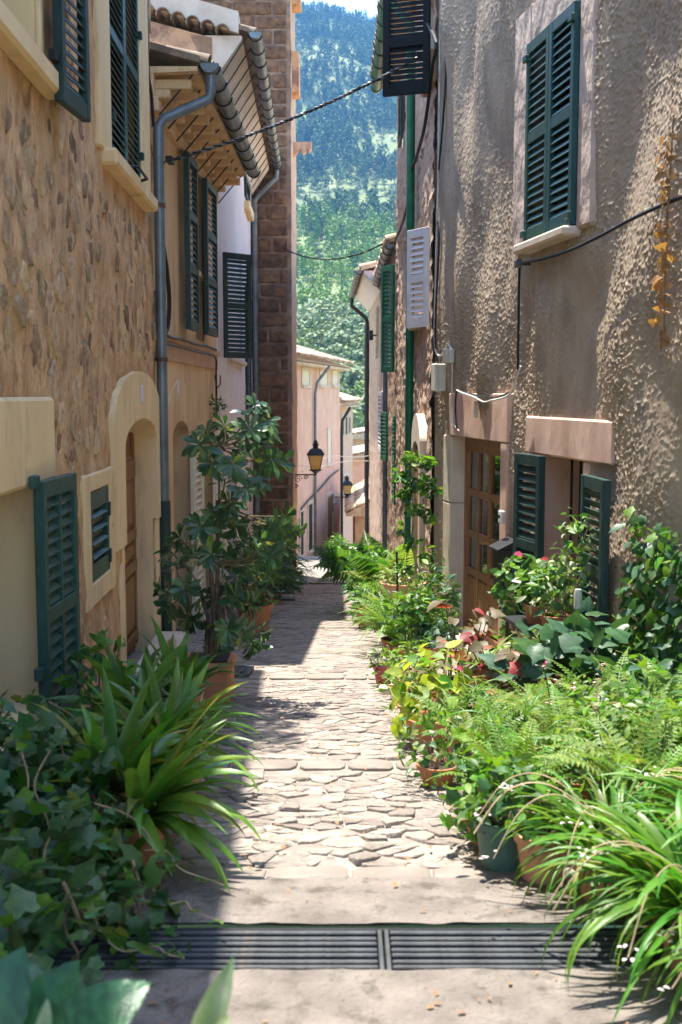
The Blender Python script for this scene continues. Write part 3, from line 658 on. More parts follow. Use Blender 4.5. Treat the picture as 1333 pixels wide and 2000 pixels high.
for nm, xa, xb, yb, yt in sL:
    sa, sb = L2.S(xa+8, .1), L2.S(xb, .1)
    shutter(L2, sa, .10, L2.Z(xa+8, yb-2, .1), L2.Z(xa+8, yt+5, .1), max(.5, sb-sa), 2, MT['dark_green'], 3, 1, .06, .062, .06, .09, label=nm+' dark tall shutter folded against the beige plaster wall under the gutter')
m = L2.mb(); s_, z_ = L2.px(386, 527); m.box(win2[0], win2[1], -.08, .05, z_-.09, z_-.02, .01); m.build('balcony_rail', cp, L2.e)
# string course, pink bands and hood over the door
m = L2.mb(); z_ = L2.Z(330, 648); m.box(0.02, L2.L-.02, -.01, .06, z_-.12, z_-.04, .015); m.box(.02, L2.L-.02, -.01, .03, z_-.30, z_-.122, .01); m.build('string_course', MT['pink_band'], L2.e)
inn = arch(door2[0], door2[1], door2[2], L2.Z(332, 862), L2.Z(348, 822)); out = arch(L2.S(322), L2.S(374), door2[2], L2.Z(322, 822), L2.Z(345, 742), pw=1.5)
m = L2.mb(); m.ring(out, inn, -.3, .025); m.build('door_surround', MT['aged_plaster'], L2.e)
m = L2.mb(); m.box(door2[0]-.05, door2[1]+.05, -.28, -.33, door2[2], door2[3]+.1); m.build('door', MT['wood'], L2.e)
m = L2.mb(); s_, z_ = L2.px(343, 757); m.box(s_-.05, s_+.05, .025, .035, z_-.07, z_+.07, .003); m.build('number_plate', MT['white_paint'], L2.e)
reveal(L2, MT['aged_plaster'], *sd2, .3)
m = L2.mb(); m.box(sd2[0]-.05, sd2[1]+.05, -.2, -.25, sd2[2], sd2[3]+.05); m.build('cream_door', MT['cream_paint'], L2.e)
for nm, xa, lab in ((0, 372, 'near'), (1, 416, 'far')):
    sa = L2.S(xa, .08); shutter(L2, sa, .09, gz(14)-.1+.15, L2.Z(xa, 848, .08), .62, 3, MT['cream_paint'], 2, 1, .05, .075, .07, .1, label=lab+' cream louvred door shutter behind the glossy shrub')
# cornice: stepped corbels, soffit, tiles, gutter and hooks
SOF = ZE2+.28
nC = 12
cm = L2.mb(); cm.zo = 0
for q, (d_, z0_, z1_) in enumerate(((.17, .02, .10), (.37, .102, .19))): cm.box(-.075+.012*q, .075-.012*q, -.02, d_, z0_, z1_, .01)
CM = cm.mesh('corbel'); CM.materials.append(MT['aged_plaster'])
for k in range(nC): obj('corbel', CM, None, L2.e, (.16+k*(L2.L-.3)/(nC-1), 0, ZE2-L2.zb))
m = L2.mb(); prismx(m, [(-.05, SOF-.06), (.44, SOF-.04), (.44, SOF), (-.05, SOF)], 0, L2.L); m.box(0, L2.L, -.05, .03, ZE2, SOF-.06); m.box(0, L2.L, -.05, .07, ZE2-.12, ZE2+.015, .015); m.build('soffit', MT['aged_plaster'], L2.e)
m = L2.mb(); prismx(m, [(.46, SOF+.03), (-5, SOF+1.5), (-5, SOF+1.58), (.46, SOF+.09)], -.02, L2.L+.02); m.build('roof', MT['old_tile'], L2.e)
def tile_row(H, s0, s1, o, z, step, mat, dy, key, L=.42, r=.095):
    n = int((s1-s0)/step); me = tile_mesh(key, L, r, mat)
    for k in range(n):
        q = obj('roof_tile', me, None, H.e, (s0+(k+.5)*step, H.sgn*(o+random.uniform(-.015, .015)), z-H.zb+random.uniform(-.008, .008)))
        q.rotation_euler = (0, -dy, math.radians(-90)*H.sgn+random.uniform(-.04, .04))
tile_row(L2, 0, L2.L, .53, SOF+.045, .2, MT['old_tile'], .26, 'old')
def gutter(H, s0, s1, o, z, r, nh, wall_o, mat, slope_o=.0, pl=0, hookz=.02):
    m = H.mb(); V = []; F = []; n = 10; ring_ = []
    for x in (s0, s1):
        for rr in (r, r-.006):
            for k in range(n+1):
                a = math.pi+math.pi*k/n; V.append((x, o+rr*math.cos(a), z+rr*math.sin(a)))
    e = n+1
    for k in range(n): F += [(k, k+1, 2*e+k+1, 2*e+k), (e+k, 3*e+k, 3*e+k+1, e+k+1)]
    F += [(0, 2*e, 3*e, e), (n, e+n, 3*e+n, 2*e+n), tuple(range(n+1)), tuple(range(2*e, 2*e+n+1))]
    m.add(V, F); g = m.build('gutter', mat, H.e, True, ang=60)
    for k in range(nh):
        x = s0+.12+(s1-s0-.25)*k/(nh-1); pts_ = [(0, wall_o, z+hookz), (0, o-r-.004, z+.02)]+[(0, o+(r+.006)*math.cos(math.pi+math.pi*q/8), z+(r+.006)*math.sin(math.pi+math.pi*q/8)) for q in range(9)]
        m = H.mb(); m.zo = 0; m.tube([(p[0], p[1], p[2]-z) for p in pts_], .009, 5); m.build('gutter_hook', MT['iron'], g, loc=(x, 0, z-H.zb))
    return g
gz2 = L2.Z(395, 160, .47)
gutter(L2, .0, L2.L+.08, .55, SOF+.03, .085, 10, .06, MT['zinc'], hookz=-.44)
zg2 = SOF+.03
# ------------------------------------------------------------------ L3: white plaster house
L3 = House('white_plaster_house', 'pale plaster house with a high gutter between the beige house and the brown block wall', (-1.75, 15.9), (-1.95, 25), 'L')
ZE3 = 6.2
w3 = (L3.S(469), L3.S(474.5), L3.Z(469, 693), L3.Z(469, 500)); w3b = (L3.S(480), L3.S(487.5), L3.Z(480, 800), L3.Z(480, 560)); w3c = (L3.S(480.5), L3.S(488), L3.Z(480.5, 392), L3.Z(480.5, 325)); d3 = (L3.S(444), L3.S(460), gz(18.5)-.3, L3.Z(445, 900))
L3.grid('wall', MT['white_plaster'], lat(sorted({0, L3.L, *w3[:2], *w3b[:2], *w3c[:2], *d3[:2]}), .12), lat(sorted({-3.2, ZE3, *w3[2:], *w3b[2:], *w3c[2:], *d3[2:]}), .12), (w3, w3b, w3c, d3), lambda s, z: (fbm(s, z, 3, 41)-.5)*.03)
L3.core(MT['orange_plaster'], .32, L3.L-.02, ZE3, 5, -.4)
for q in (w3, d3): reveal(L3, MT['white_plaster'], *q, .25)
casement(L3, MT['wood'], *w3, -.2, 0)
m = L3.mb(); m.box(d3[0]-.05, d3[1]+.05, -.2, -.25, d3[2], d3[3]+.05); m.build('door', MT['wood'], L3.e)
zb3 = L3.Z(450, 698, .15); zt3 = L3.Z(450, 492, .15)
shutter(L3, L3.S(437, .03), .05, zb3, zt3, .5, 48, MT['dark_green'], 2, 1, .05, .062, .06, .09, label='dark louvred shutter standing half open on the pale plaster wall', solid_low=0)
m = L3.mb(); s_, z_ = L3.px(470, 700); m.box(L3.S(445), w3[1], -.02, .09, z_-.13, z_-.05, .01); m.build('window_sill', MT['pale_stone'], L3.e)
for q, lb in ((w3b, 'tall narrow dark shutter beside the downpipe of the pale house'), (w3c, 'small dark shutter under the high gutter of the pale house')):
    shutter(L3, q[0], .03, q[2], q[3], q[1]-q[0], 0, MT['dark_green'], 2, 1, .04, .07, .06, .08, label=lb)
m = L3.mb(); m.box(w3c[0]-.1, w3c[1]+.1, -.02, .12, w3c[2]-.28, w3c[2]-.1, .02); m.build('window_sill', cp, L3.e)
SO3 = 6.45
m = L3.mb(); prismx(m, [(-.02, ZE3-.32), (.04, ZE3-.3), (.40, SO3-.05), (.40, SO3), (-.3, SO3)], .0, L3.L); m.build('soffit', MT['pale_stone'], L3.e)
m = L3.mb(); prismx(m, [(.5, SO3+.05), (-5, SO3+1.5), (-5, SO3+1.58), (.5, SO3+.11)], .0, L3.L+.02); m.build('roof', MT['old_tile'], L3.e)
tile_row(L3, .1, L3.L, .56, SO3+.07, .2, MT['old_tile'], .26, 'old')
gutter(L3, .0, L3.L-.05, .58, SO3+.05, .085, 15, .07, MT['zinc'], hookz=-.60)
# gable end above the lower roof
m = L3.mb(); prismx(m, [(.0, 3.9), (.0, ZE3+.22), (-5, ZE3+1.5), (-5, 3.9)], .0, .3); m.build('gable_wall', MT['orange_plaster'], L3.e)
m = L3.mb(); prismx(m, [(.36, SO3+.02), (-5, SO3+1.42), (-5, SO3+1.75), (.36, SO3+.30)], -.06, .34); m.build('gable_coping', MT['pale_stone'], L3.e)
me = tile_mesh('old', .42, .095, MT['old_tile'])
for k in range(14):
    oo = .15-k*.2; q = obj('verge_tile', me, None, L3.e, (-.16, -oo, SO3+.02+(.36-oo)*.262-.06-L3.zb)); q.rotation_euler = (0, 0, 0); q.rotation_euler = (-.25, 0, random.uniform(-.06, .06))
# downpipes
def pipe(H, name, pts_, r, mat, label=None, n=12, clamps=()):
    m = H.mb(); m.tube(pts_, r, n); p_ = m.build(name, mat, H.e, True, ang=60)
    for z in clamps:
        m = H.mb(); x, y = pts_[-1][0], pts_[-1][1]; m.tube([(x, y, z-.02), (x, y, z+.02)], r+.008, n); m.tube([(x, y-.0, z), (x, -.02, z)], .012, 6); m.build('clamp', MT['rust'], p_)
    return p_
s_ = L2.S(305, .07); zt = zg2-.42
s_ = max(s_, -.02)
pipe(L2, 'downpipe', [(s_+.12, .55, zg2-.06), (s_+.12, .55, zg2-.22), (s_+.12, .53, zg2-.30), (s_+.03, .12, zt-.08), (s_, .075, zt-.16), (s_, .07, zt-.4), (s_, .07, L2.Z(308, 1000, .07))], .05, MT['zinc'], clamps=(L2.Z(305, 395, .07), L2.Z(305, 700, .07)))
pipe(L2, 'downpipe_foot', [(s_, .07, L2.Z(308, 985, .07)), (s_, .07, gz(10.9)-.1)], .062, MT['dark_green'])
s_ = L3.L-.1
pipe(L3, 'downpipe', [(s_, .56, SO3-.05), (s_, .56, SO3-.2), (s_, .2, SO3-.55), (s_, .08, SO3-.7), (s_, .08, gz(25)-.1)], .06, MT['zinc'])
# cables and hook on the beige wall
cable('cable', 'thick black cable looping down beside the left downpipe', [L2.w(*L2.px(318, y, .05)[:1], .05, L2.Z(318, y, .05)) if False else L2.w(L2.S(x, .05), .05, L2.Z(x, y, .05)) for x, y in ((316, 420), (322, 470), (330, 530), (334, 590), (330, 640), (320, 660))], .022, MT['cable'])
cable('cable', 'thin dark cable along the pink band of the beige house', [L2.w(L2.S(x, .075), .075, L2.Z(x, y, .075)) for x, y in ((318, 668), (350, 678), (390, 688), (421, 697), (423, 730), (423, 770))], .012, MT['cable'])
cable('cable', 'sagging twisted cable above the pink band of the beige house', [L2.w(L2.S(x, .075), .075, L2.Z(x, y, .075)) for x, y in ((318, 648), (338, 660), (360, 664), (385, 673), (405, 676), (424, 684))], .014, MT['cable'])
cable('cable', 'thin black cable rising between the rubble house and the grey downpipe', [L2.w(L2.S(x, .03), .03, L2.Z(x, y, .03)) for x, y in ((301, -40), (300, 60), (301, 160), (306, 200), (309, 260))], .016, MT['cable'])
s_, z_ = L2.px(423, 765, .06)
m = L2.mb(); m.tube([(s_, .06, z_+.25), (s_, .06, z_-.35)], .014, 6); m.tube([(s_-.16, .06, z_+.22), (s_-.14, .07, z_+.1), (s_, .06, z_+.04)], .01, 5); m.tube([(s_+.16, .1, z_+.22), (s_+.14, .1, z_+.1), (s_, .06, z_+.04)], .01, 5)
m.build('wall_hook', MT['rust'], L2.e)
# ------------------------------------------------------------------ L4: tower of brown blocks
zb4 = gz(25); T4 = thing('block_tower_house', 'tall house wall of dark brown sandstone blocks ending the left row', 'house', (-1.08, 25, zb4-.2))
def t4(name, mat, x0, x1, y0, y1, z0, z1, b=0): m = MB(1, zb4-.2); m.box(x0, x1, y0, y1, z0, z1, b); return m.build(name, mat, T4)
def w4(m): return m
ZT4 = 10.6
X4 = np.linspace(-5.2, 0, 90); Z4 = np.linspace(zb4-.4, ZT4, 200)
a_, b_ = np.meshgrid(X4, Z4, indexing='ij'); dsp = (fbm(a_*3, b_*3, 4, 51)-.5)*.05
V = np.c_[a_.ravel(), dsp.ravel()*1., b_.ravel()-(zb4-.2)]; ii, jj = np.meshgrid(np.arange(89), np.arange(199), indexing='ij'); ii, jj = ii.ravel(), jj.ravel()
obj('mortar_wall', trimesh('mortar_wall', V, np.c_[ii*200+jj, (ii+1)*200+jj, (ii+1)*200+jj+1, ii*200+jj+1], True), MT['tower_mortar'], T4)
m = MB(1, zb4-.2); m.box(-5.2, -.02, .06, 2.7, zb4-.4, ZT4); m.build('inner_wall', MT['tower_side'], T4)
Y4 = np.linspace(0, 2.7, 40); a_, b_ = np.meshgrid(Y4, Z4, indexing='ij'); dsp = (fbm(a_*4, b_*2, 4, 52)-.5)*.05
V = np.c_[dsp.ravel(), a_.ravel(), b_.ravel()-(zb4-.2)]; ii, jj = np.meshgrid(np.arange(39), np.arange(199), indexing='ij'); ii, jj = ii.ravel(), jj.ravel()
obj('side_wall', trimesh('side_wall', V, np.c_[ii*200+jj, (ii+1)*200+jj, (ii+1)*200+jj+1, ii*200+jj+1], True), MT['tower_side'], T4)
random.seed(5); z = zb4+.1; row = 0
while z < ZT4-.3:
    hh = random.uniform(.28, .35); x = -.07; lim = -1.05 if z < 5.6 else -3.7
    first = True
    while x > lim:
        wd = random.choice((.34, .5, .62, .82))*random.uniform(.9, 1.1)
        if first and row % 2: wd *= .55
        first = False
        if z < 5.6 or random.random() < .95:
            g = random.uniform(.02, .034)
            poly = [(x-wd+g, z+g), (x-wd*.5, z+g+random.uniform(-.01, .01)), (x-g, z+g), (x-g, z+hh-g), (x-wd*.5, z+hh-g+random.uniform(-.01, .01)), (x-wd+g, z+hh-g)]
            r = lump(poly, .0, random.uniform(.02, .05), .04, .10, .03, .1, .02, .09)
            if r:
                c, Vv, T = r; obj('block', trimesh('block', np.c_[Vv[:, 0], -Vv[:, 2], Vv[:, 1]], T), MT['tower_block'], T4, (c[0], 0, c[1]-(zb4-.2)))
        x -= wd
    z += hh; row += 1
# stone corbel, eave end and window details on the alley side
p = atY(600, 290, 26.2)
m = MB(1, 0); prof = [(-.0, .12), (.42, .12), (.42, -.02), (.36, -.1), (.33, -.02), (.28, -.1), (.22, -.14), (.16, -.02), (.08, -.12), (0, -.18)]
m.prism([(x, z) for x, z in prof], -.12, .12); m.build('carved_corbel', MT['tower_side'], T4, loc=(0.0, 1.2, p.z-(zb4-.2)))
for py0, py1, ow in ((113, 190, .16), (-20, 20, .2)):
    za, zb = atY(590, py1, 26).z, atY(590, py0, 26).z; m = MB(1, 0); m.box(-.02, ow, .5, 1.2, 0, zb-za, .01); m.build('eave_end', MT['orange_plaster'], T4, loc=(0, 0, za-(zb4-.2)))
# ------------------------------------------------------------------ R1: stucco house on the right
R1 = House('stucco_house', 'house of rough brown stucco filling the right side', (1.30+.167*12, -1.5), (1.30-.167*1.7, 12.2), 'R')
ZT1R = 6.15
wU = (R1.S(1126), R1.S(1034), R1.Z(1034, 480), R1.Z(1034, 97)); wU = (min(wU[0], wU[1]), max(wU[0], wU[1]), wU[2], wU[3])
dR = (R1.S(985), R1.S(887), gz(10.3)-.3, R1.Z(905, 853)); wLo = (R1.S(1147), R1.S(1060), R1.Z(1060, 1215), R1.Z(1060, 888))
dR = (min(dR[:2]), max(dR[:2]), dR[2], dR[3]); wLo = (min(wLo[:2]), max(wLo[:2]), wLo[2], wLo[3])
def dR1(s, z):
    mk = np.ones_like(s)
    for h in (wU, dR, wLo):
        dx = np.maximum(np.maximum(h[0]-s, s-h[1]), 0); dz = np.maximum(np.maximum(h[2]-z, z-h[3]), 0)
        mk = np.minimum(mk, np.clip((np.hypot(dx, dz)-.1)/.5, .15, 1))
    mk = mk*np.clip((R1.L-s)/.5, 0, 1)
    big = (fbm(s*1.25+3, z*.55, 2, 61)-.5)*.30*mk
    mid = (fbm(s*3.2, z*1.1, 2, 62)-.5)*.055*np.sqrt(mk)
    nod = np.clip(fbm(s*68, z*68, 1, 63)-.52, 0, 1)*.030*(.35+np.clip(fbm(s*.9, z*.7, 2, 66)*2.4-.75, 0, 1))+(fbm(s*24, z*18, 2, 65)-.5)*.006
    return big+mid+nod-.02*mk
brs = sorted({0., R1.S(1420), R1.L, *wU[:2], *dR[:2], *wLo[:2]}); bzs = sorted({-1.9, -.6, 6.0, ZT1R, *wU[2:], *dR[2:], *wLo[2:]})
R1.grid('wall', MT['stucco'], lat(brs, lambda x: .009 if x > R1.S(1400) else .03), lat(bzs, lambda z: .0095 if -.6 < z < 6.0 else .08), (wU, dR, wLo), dR1)
R1.core(MT['aged_plaster'], 0, R1.L-.02, ZT1R, 5, -.55)
m = R1.mb(); m.box(R1.L-.03, R1.L-.002, .004, -.6, -2, ZT1R); m.build('end_wall', MT['stucco'], R1.e)
m = R1.mb(); prismx(m, [(.05, ZT1R), (-5.2, ZT1R+1.5), (-5.2, ZT1R+1.6), (.05, ZT1R+.1)], 0, R1.L); m.build('roof', MT['old_tile'], R1.e)
# upper window
gs = MT['grey_surround']
band(R1, 'window_surround', gs, R1.S(1155), R1.S(1003), wU[2]-.03, R1.Z(1010, 42), *wU, -.04, .035, b=.02)
reveal(R1, gs, *wU, .12); m = R1.mb(); m.box(wU[0]-.03, wU[1]+.03, -.1, -.12, wU[2]-.03, wU[3]+.03); m.build('dark_interior', MT['interior'], R1.e)
m = R1.mb(); m.box(wU[0]-.03, wU[1]+.06, -.02, .14, wU[2]-.07, wU[2]-.001, .015); m.build('window_sill', MT['pale_stone'], R1.e)
hw = (wU[1]-wU[0])/2
for k in range(2):
    sh = shutter(R1, wU[0]+k*hw+.003, .05, wU[2]+.01, wU[3]-.01, hw-.006, 0, MT['teal_paint'] if k == 0 else MT['green_paint'], 2, 1, .045, .058, .06, .085, label=['near', 'far'][k]+' closed shutter leaf of the upper right window', split=.52)
    for hz in (.04, wU[3]-wU[2]-.16): m = MB(); m.box(-.02, .06, .02, .05, 0, .05, .005); m.build('hinge', MT['green_paint'], sh, loc=(0 if k == 0 else hw-.05, 0, hz))
# lower window
ps = MT['pink_surround']
m = R1.mb(); zl1 = R1.Z(1035, 812); m.box(R1.S(1207), R1.S(1034), -.04, .03, wLo[3], zl1, .015); m.build('window_lintel', ps, R1.e)
m = R1.mb(); m.box(wLo[0]-.10, wLo[0], -.02, .02, wLo[2]-.05, wLo[3]-.003, .012); m.box(wLo[1], wLo[1]+.08, -.02, .02, wLo[2]-.05, wLo[3]-.003, .012); m.box(wLo[0]-.1, wLo[1]+.08, -.02, .12, wLo[2]-.12, wLo[2]-.052, .015); m.build('window_jamb', ps, R1.e)
reveal(R1, ps, *wLo, .45); casement(R1, MT['wood'], *wLo, -.36, 1)
for k in range(5):
    x = wLo[0]+(wLo[1]-wLo[0])*(k+.5)/5; m = R1.mb(); m.tube([(x, -.22, wLo[2]), (x, -.22, wLo[3])], .011, 6); m.build('window_bar', MT['iron'], R1.e)
zs0, zs1 = R1.Z(1055, 1252, .1), R1.Z(1055, 890, .1)
shutter(R1, R1.S(1060, .1), .09, zs0, zs1, .46, 6, MT['dark_green'], 2, 1, .055, .06, .06, .085, label='dark green shutter folded back on the door side of the low right window')
shutter(R1, R1.S(1146, .09), .09, R1.Z(1160, 1290, .1), R1.Z(1160, 930, .1), .52, 174, MT['dark_green'], 2, 1, .055, .06, .06, .085, label='dark green shutter folded back on the near side of the low right window')
# door with stone frame
m = R1.mb(); zl = R1.Z(1000, 768); m.box(dR[0]-.19, dR[1]+.08, -.04, .03, dR[3], zl, .01); m.build('door_lintel', ps, R1.e)
m = R1.mb(); m.box(dR[0]-.19, dR[0], -.3, .028, gz(10)-.4, dR[3]-.003, .012); m.build('door_jamb', ps, R1.e)
zj = R1.Z(890, 985); m = R1.mb(); m.box(dR[1], R1.S(872), -.3, .026, zj+.003, dR[3]-.003, .012); m.box(dR[1], R1.S(872), -.3, .026, gz(10.6)-.4, zj, .012); m.build('door_jamb', MT['pale_stone'], R1.e)
wdr = dR[1]-dR[0]; o = -.14; zlow = gz(10.2)
m = R1.mb(); m.box(dR[0], dR[0]+.07, o+.02, o-.06, zlow, dR[3], .006); m.box(dR[1]-.07, dR[1], o+.02, o-.06, zlow, dR[3], .006); m.box(dR[0]+.07, dR[1]-.07, o+.02, o-.06, dR[3]-.09, dR[3], .006)
dr = m.build('door', MT['wood'], R1.e); dr['label'] = 'brown wooden door with tall glass panes and lace behind'
zr = [zlow+.05, zlow+.62, zlow+1.0, zlow+1.42, dR[3]-.12]
xs_ = [dR[0]+.07+(wdr-.14)*q/4 for q in range(5)]
for q, x in enumerate(xs_):
    hw_ = .035 if q % 2 == 0 else .018; m = R1.mb(); m.box(x-hw_, x+hw_, o+.012, o-.03, zlow+.02, dR[3]-.09, .005); m.build('stile', MT['wood'], dr)
for z in zr:
    m = R1.mb(); m.box(dR[0]+.07, dR[1]-.07, o+.008, o-.026, z-.035, z+.035, .005); m.build('rail', MT['wood'], dr)
for q in range(4):
    for z0_, z1_ in zip(zr, zr[1:]):
        if z0_ == zr[0]: m = R1.mb(); m.box(xs_[q]+.03, xs_[q+1]-.03, o, o-.03, z0_+.05, z1_-.05, .012); m.build('panel', MT['wood'], dr)
        else: m = R1.mb(); m.box(xs_[q]+.01, xs_[q+1]-.01, o-.012, o-.016, z0_+.03, z1_-.03); m.build('pane', MT['glass'], dr)
m = R1.mb(); m.box(dR[0]+.03, dR[1]-.03, o-.09, o-.095, zlow+.5, dR[3]-.05); m.build('lace_curtain', MT['lace'], R1.e)
m = R1.mb(); m.box(dR[0]-.05, dR[1]+.05, -.4, -.42, dR[2], dR[3]+.05); m.build('dark_interior', MT['interior'], R1.e)
m = R1.mb(); x = xs_[2]-.0; m.tube([(x, o+.01, zlow+.98), (x, o+.06, zlow+.98), (x+.08, o+.065, zlow+.98)], .011, 8); m.build('handle', bpy.data.materials['brass'], dr)
m = R1.mb(); m.box(dR[0]-.1, dR[1]+.05, .0, .3, gz(10.2)-.3, gz(10.2)+.02, .015); m.build('door_step', MT['pale_stone'], R1.e)
m = R1.mb(); s_, z_ = R1.px(931, 800, .07); m.box(s_-.045, s_+.045, .07, .08, z_-.075, z_+.075, .003); m.build('number_plate', MT['box_plastic'], R1.e)
# things fixed to the stucco
def fixed(name, label, cat, H, px, py, o): s, z = H.px(px, py, o); return thing(name, label, cat, H.w(s, o, z), H.rz)
def mbx(): return MB(1, 0)
mb_ = fixed('mailbox', 'black metal mailbox between the glazed door and the green shutter', 'mailbox', R1, 1000, 1152, .03)
m = mbx(); m.box(-.12, .12, .0, .13, 0, .36, .008); m.build('body', MT['iron'], mb_)
m = mbx(); prismx(m, [(-.0, .42), (.17, .345), (.17, .362), (0, .44)], -.135, .135); m.build('lid', MT['iron'], mb_)
m = mbx(); prismx(m, [(0, .361), (.13, .361), (.0, .418)], -.115, .115); m.build('top', MT['iron'], mb_)
m = mbx(); m.box(-.128, -.12, .03, .1, .22, .28, .003); m.build('name_plate', MT['box_plastic'], mb_)
db = fixed('door_bell', 'small white bell box on the pink door jamb', 'bell', R1, 984, 1022, .07)
m = mbx(); m.box(-.05, .05, 0, .035, 0, .11, .008); m.build('case', MT['white_paint'], db); m = mbx(); m.lathe([(0, 0), (.016, 0), (.016, .01), (0, .012)], 12); q = m.build('button', MT['iron'], db, True, (0, .036, .06), (math.radians(-90), 0, 0))
def ebox(px, py, o, wd, h, d, label, H=R1):
    e = fixed('meter_box', label, 'meter box', H, px, py, o); m = mbx(); m.box(-wd/2, wd/2, 0, d*.7, 0, h, .01); m.build('case', MT['box_plastic'], e); m = mbx(); m.box(-wd/2-.005, wd/2+.005, d*.7+.001, d, -.004, h+.004, .012); m.build('cover', MT['box_plastic'], e)
ebox(868, 764, .03, .17, .28, .12, 'larger cream meter box on the stucco corner above the door'); ebox(885, 709, .03, .13, .14, .09, 'small cream junction box fed by the white cable on the stucco')
def onw(H, pts_, o): return [H.w(*((lambda q: (q[0], o, q[1]))(H.px(x, y, o)))) for x, y in pts_]
cable('cable', 'black cable running down the far edge of the stucco wall', onw(R1, ((872, -10), (866, 60), (871, 150), (862, 280), (852, 400), (858, 470), (852, 600), (851, 680), (858, 715)), .045), .011, MT['cable'])
cable('cable', 'pale cable beside the black one on the edge of the stucco wall', onw(R1, ((862, -10), (859, 120), (857, 300), (852, 500), (849, 640), (851, 685), (862, 694), (874, 672), (883, 684)), .05), .009, MT['white_cable'])
cable('cable', 'black cable slung from under the upper right window to the dried garland', onw(R1, ((1018, 514), (1050, 508), (1105, 492), (1170, 462), (1230, 430), (1290, 402), (1345, 380)), .10), .012, MT['cable'])
cable('cable', 'black cable dropping straight from the upper right window to the door', onw(R1, ((1016, 505), (1014, 560), (1013, 640), (1012, 700), (1012, 722)), .06), .011, MT['cable'])
cable('cable', 'white cable sagging over the pink door lintel', onw(R1, ((1017, 715), (1008, 740), (1000, 765), (985, 776), (960, 782), (945, 785), (925, 775), (900, 766), (893, 762)), .10), .009, MT['white_cable'])
cable('cable', 'dark cable sagging behind the white one over the pink door lintel', onw(R1, ((1002, 764), (970, 776), (940, 774), (905, 766), (893, 762), (890, 800), (893, 838)), .085), .009, MT['cable'])
cable('cable', 'thin pale cable curving from the meter boxes to the door frame', onw(R1, ((884, 710), (883, 760), (881, 808), (884, 825), (897, 842)), .08), .007, MT['white_cable'])
m_ = fixed('cable_anchor', 'grey clamp holding the cable below the upper right window', 'clamp', R1, 1020, 516, .06); m = mbx(); m.box(-.03, .03, 0, .06, -.03, .04, .012); m.build('clamp_body', MT['zinc'], m_); m = mbx(); m.tube([(0, 0, 0), (0, -.1, 0)], .01, 6); m.build('bolt', MT['iron'], m_)
# dried garland
ga = fixed('dried_garland', 'string of dried orange leaves hanging on the stucco at the right edge', 'garland', R1, 1297, 665, .12)
sg, zgar = R1.px(1297, 665, .12); ztop = R1.Z(1297, 270, .12)
m = mbx(); m.tube([(.0, .0, 0), (.01, .0, (ztop-zgar)*.5), (-.04, 0, ztop-zgar+.1)], .006, 5); m.build('string', MT['vine_stem'], ga)
# ------------------------------------------------------------------ R2, R3, R4
def stone_house(name, label, A, B, zt, holes_px, seed, res=.035, mat='right_mortar', amp=1.):
    H = House(name, label, A, B, 'R'); hs = []
    for (xa, xb, yt, yb) in holes_px:
        a, b = sorted((H.S(xa), H.S(xb))); hs.append((a, b, H.Z((xa+xb)/2, yb), H.Z((xa+xb)/2, yt)))
    def dd(s, z): return ((fbm(s*1.2, z*.5, 3, seed)-.5)*.07+np.abs(fbm(s*5, z*6, 3, seed+1)-.5)*.10+(fbm(s*16, z*16, 2, seed+2)-.5)*.03)*amp
    H.grid('wall', MT[mat], lat(sorted({0, H.L, *[q for h in hs for q in h[:2]]}), res), lat(sorted({H.zb-.3, zt, *[q for h in hs for q in h[2:]]}), res), hs, dd)
    H.core(MT['aged_plaster'], 0, H.L-.02, zt, 5, -.5)
    for h in hs:
        reveal(H, MT['pale_stone'], *h, .3); casement(H, MT['wood'], *h, -.22, 1)
    return H, hs
R2, h2 = stone_house('stone_house', 'weathered stone house with a white shutter and green downpipe past the stucco house', (1.0, 12.2), (.985, 20), 6.7, [(830, 806, 440, 628), (845, 833, 12, 150), (794.5, 785.5, 480, 615), (790, 785, 190, 290)], 71)
# arched doorway of R2
a0, a1 = R2.S(838), R2.S(820); a0, a1 = min(a0, a1), max(a0, a1)
inn = arch(a0+.18, a1-.18, gz(14)-.5, R2.Z(829, 890), R2.Z(829, 862)); out = arch(a0, a1, gz(14)-.5, R2.Z(829, 860), R2.Z(829, 808), pw=1.6)
m = R2.mb(); m.ring(out, inn, -.02, .10); m.build('door_surround', MT['pale_stone'], R2.e); m = R2.mb(); m.box(a0+.1, a1-.1, .05, .07, gz(14)-.5, R2.Z(829, 880)); m.build('door', MT['wood'], R2.e)
shutter(R2, R2.S(840, .05), .08, R2.Z(820, 632, .2), R2.Z(820, 432, .2), .36, 32, MT['white_paint'], 2, 1, .045, .062, .06, .09, label='white louvred shutter standing open on the stone wall')
m = R2.mb(); m.box(R2.S(836), R2.S(803), -.02, .12, h2[0][2]-.1, h2[0][2]-.002, .015); m.build('window_sill', MT['pale_stone'], R2.e)
shutter(R2, R2.S(845, .05)+.3, .08, R2.Z(835, 172, .2)+.28, R2.Z(835, -60, .2)+.8, .50, 72, MT['black_paint'], 2, 1, .06, .05, .07, .1, label='black shutter jutting out high above the alley', split=.3)
m = R2.mb(); m.box(R2.S(848)+.02, R2.S(838), -.02, .12, R2.Z(843, 190), R2.Z(843, 130), .02); m.build('window_sill', MT['raw_wood'], R2.e)
shutter(R2, h2[3][0], .06, h2[3][2], h2[3][3], h2[3][1]-h2[3][0], 0, MT['dark_green'], 1, 1, .04, .07, .06, .08, label='narrow dark shutter high on the stone house')
pg = pipe(R2, 'downpipe', [(R2.S(800, .09), .36, 6.75), (R2.S(800, .09), .36, 6.6), (R2.S(800, .09), .1, 6.3), (R2.S(800, .09), .09, 6.1), (R2.S(800, .09), .09, gz(17)-.1)], .055, MT['bright_green'])
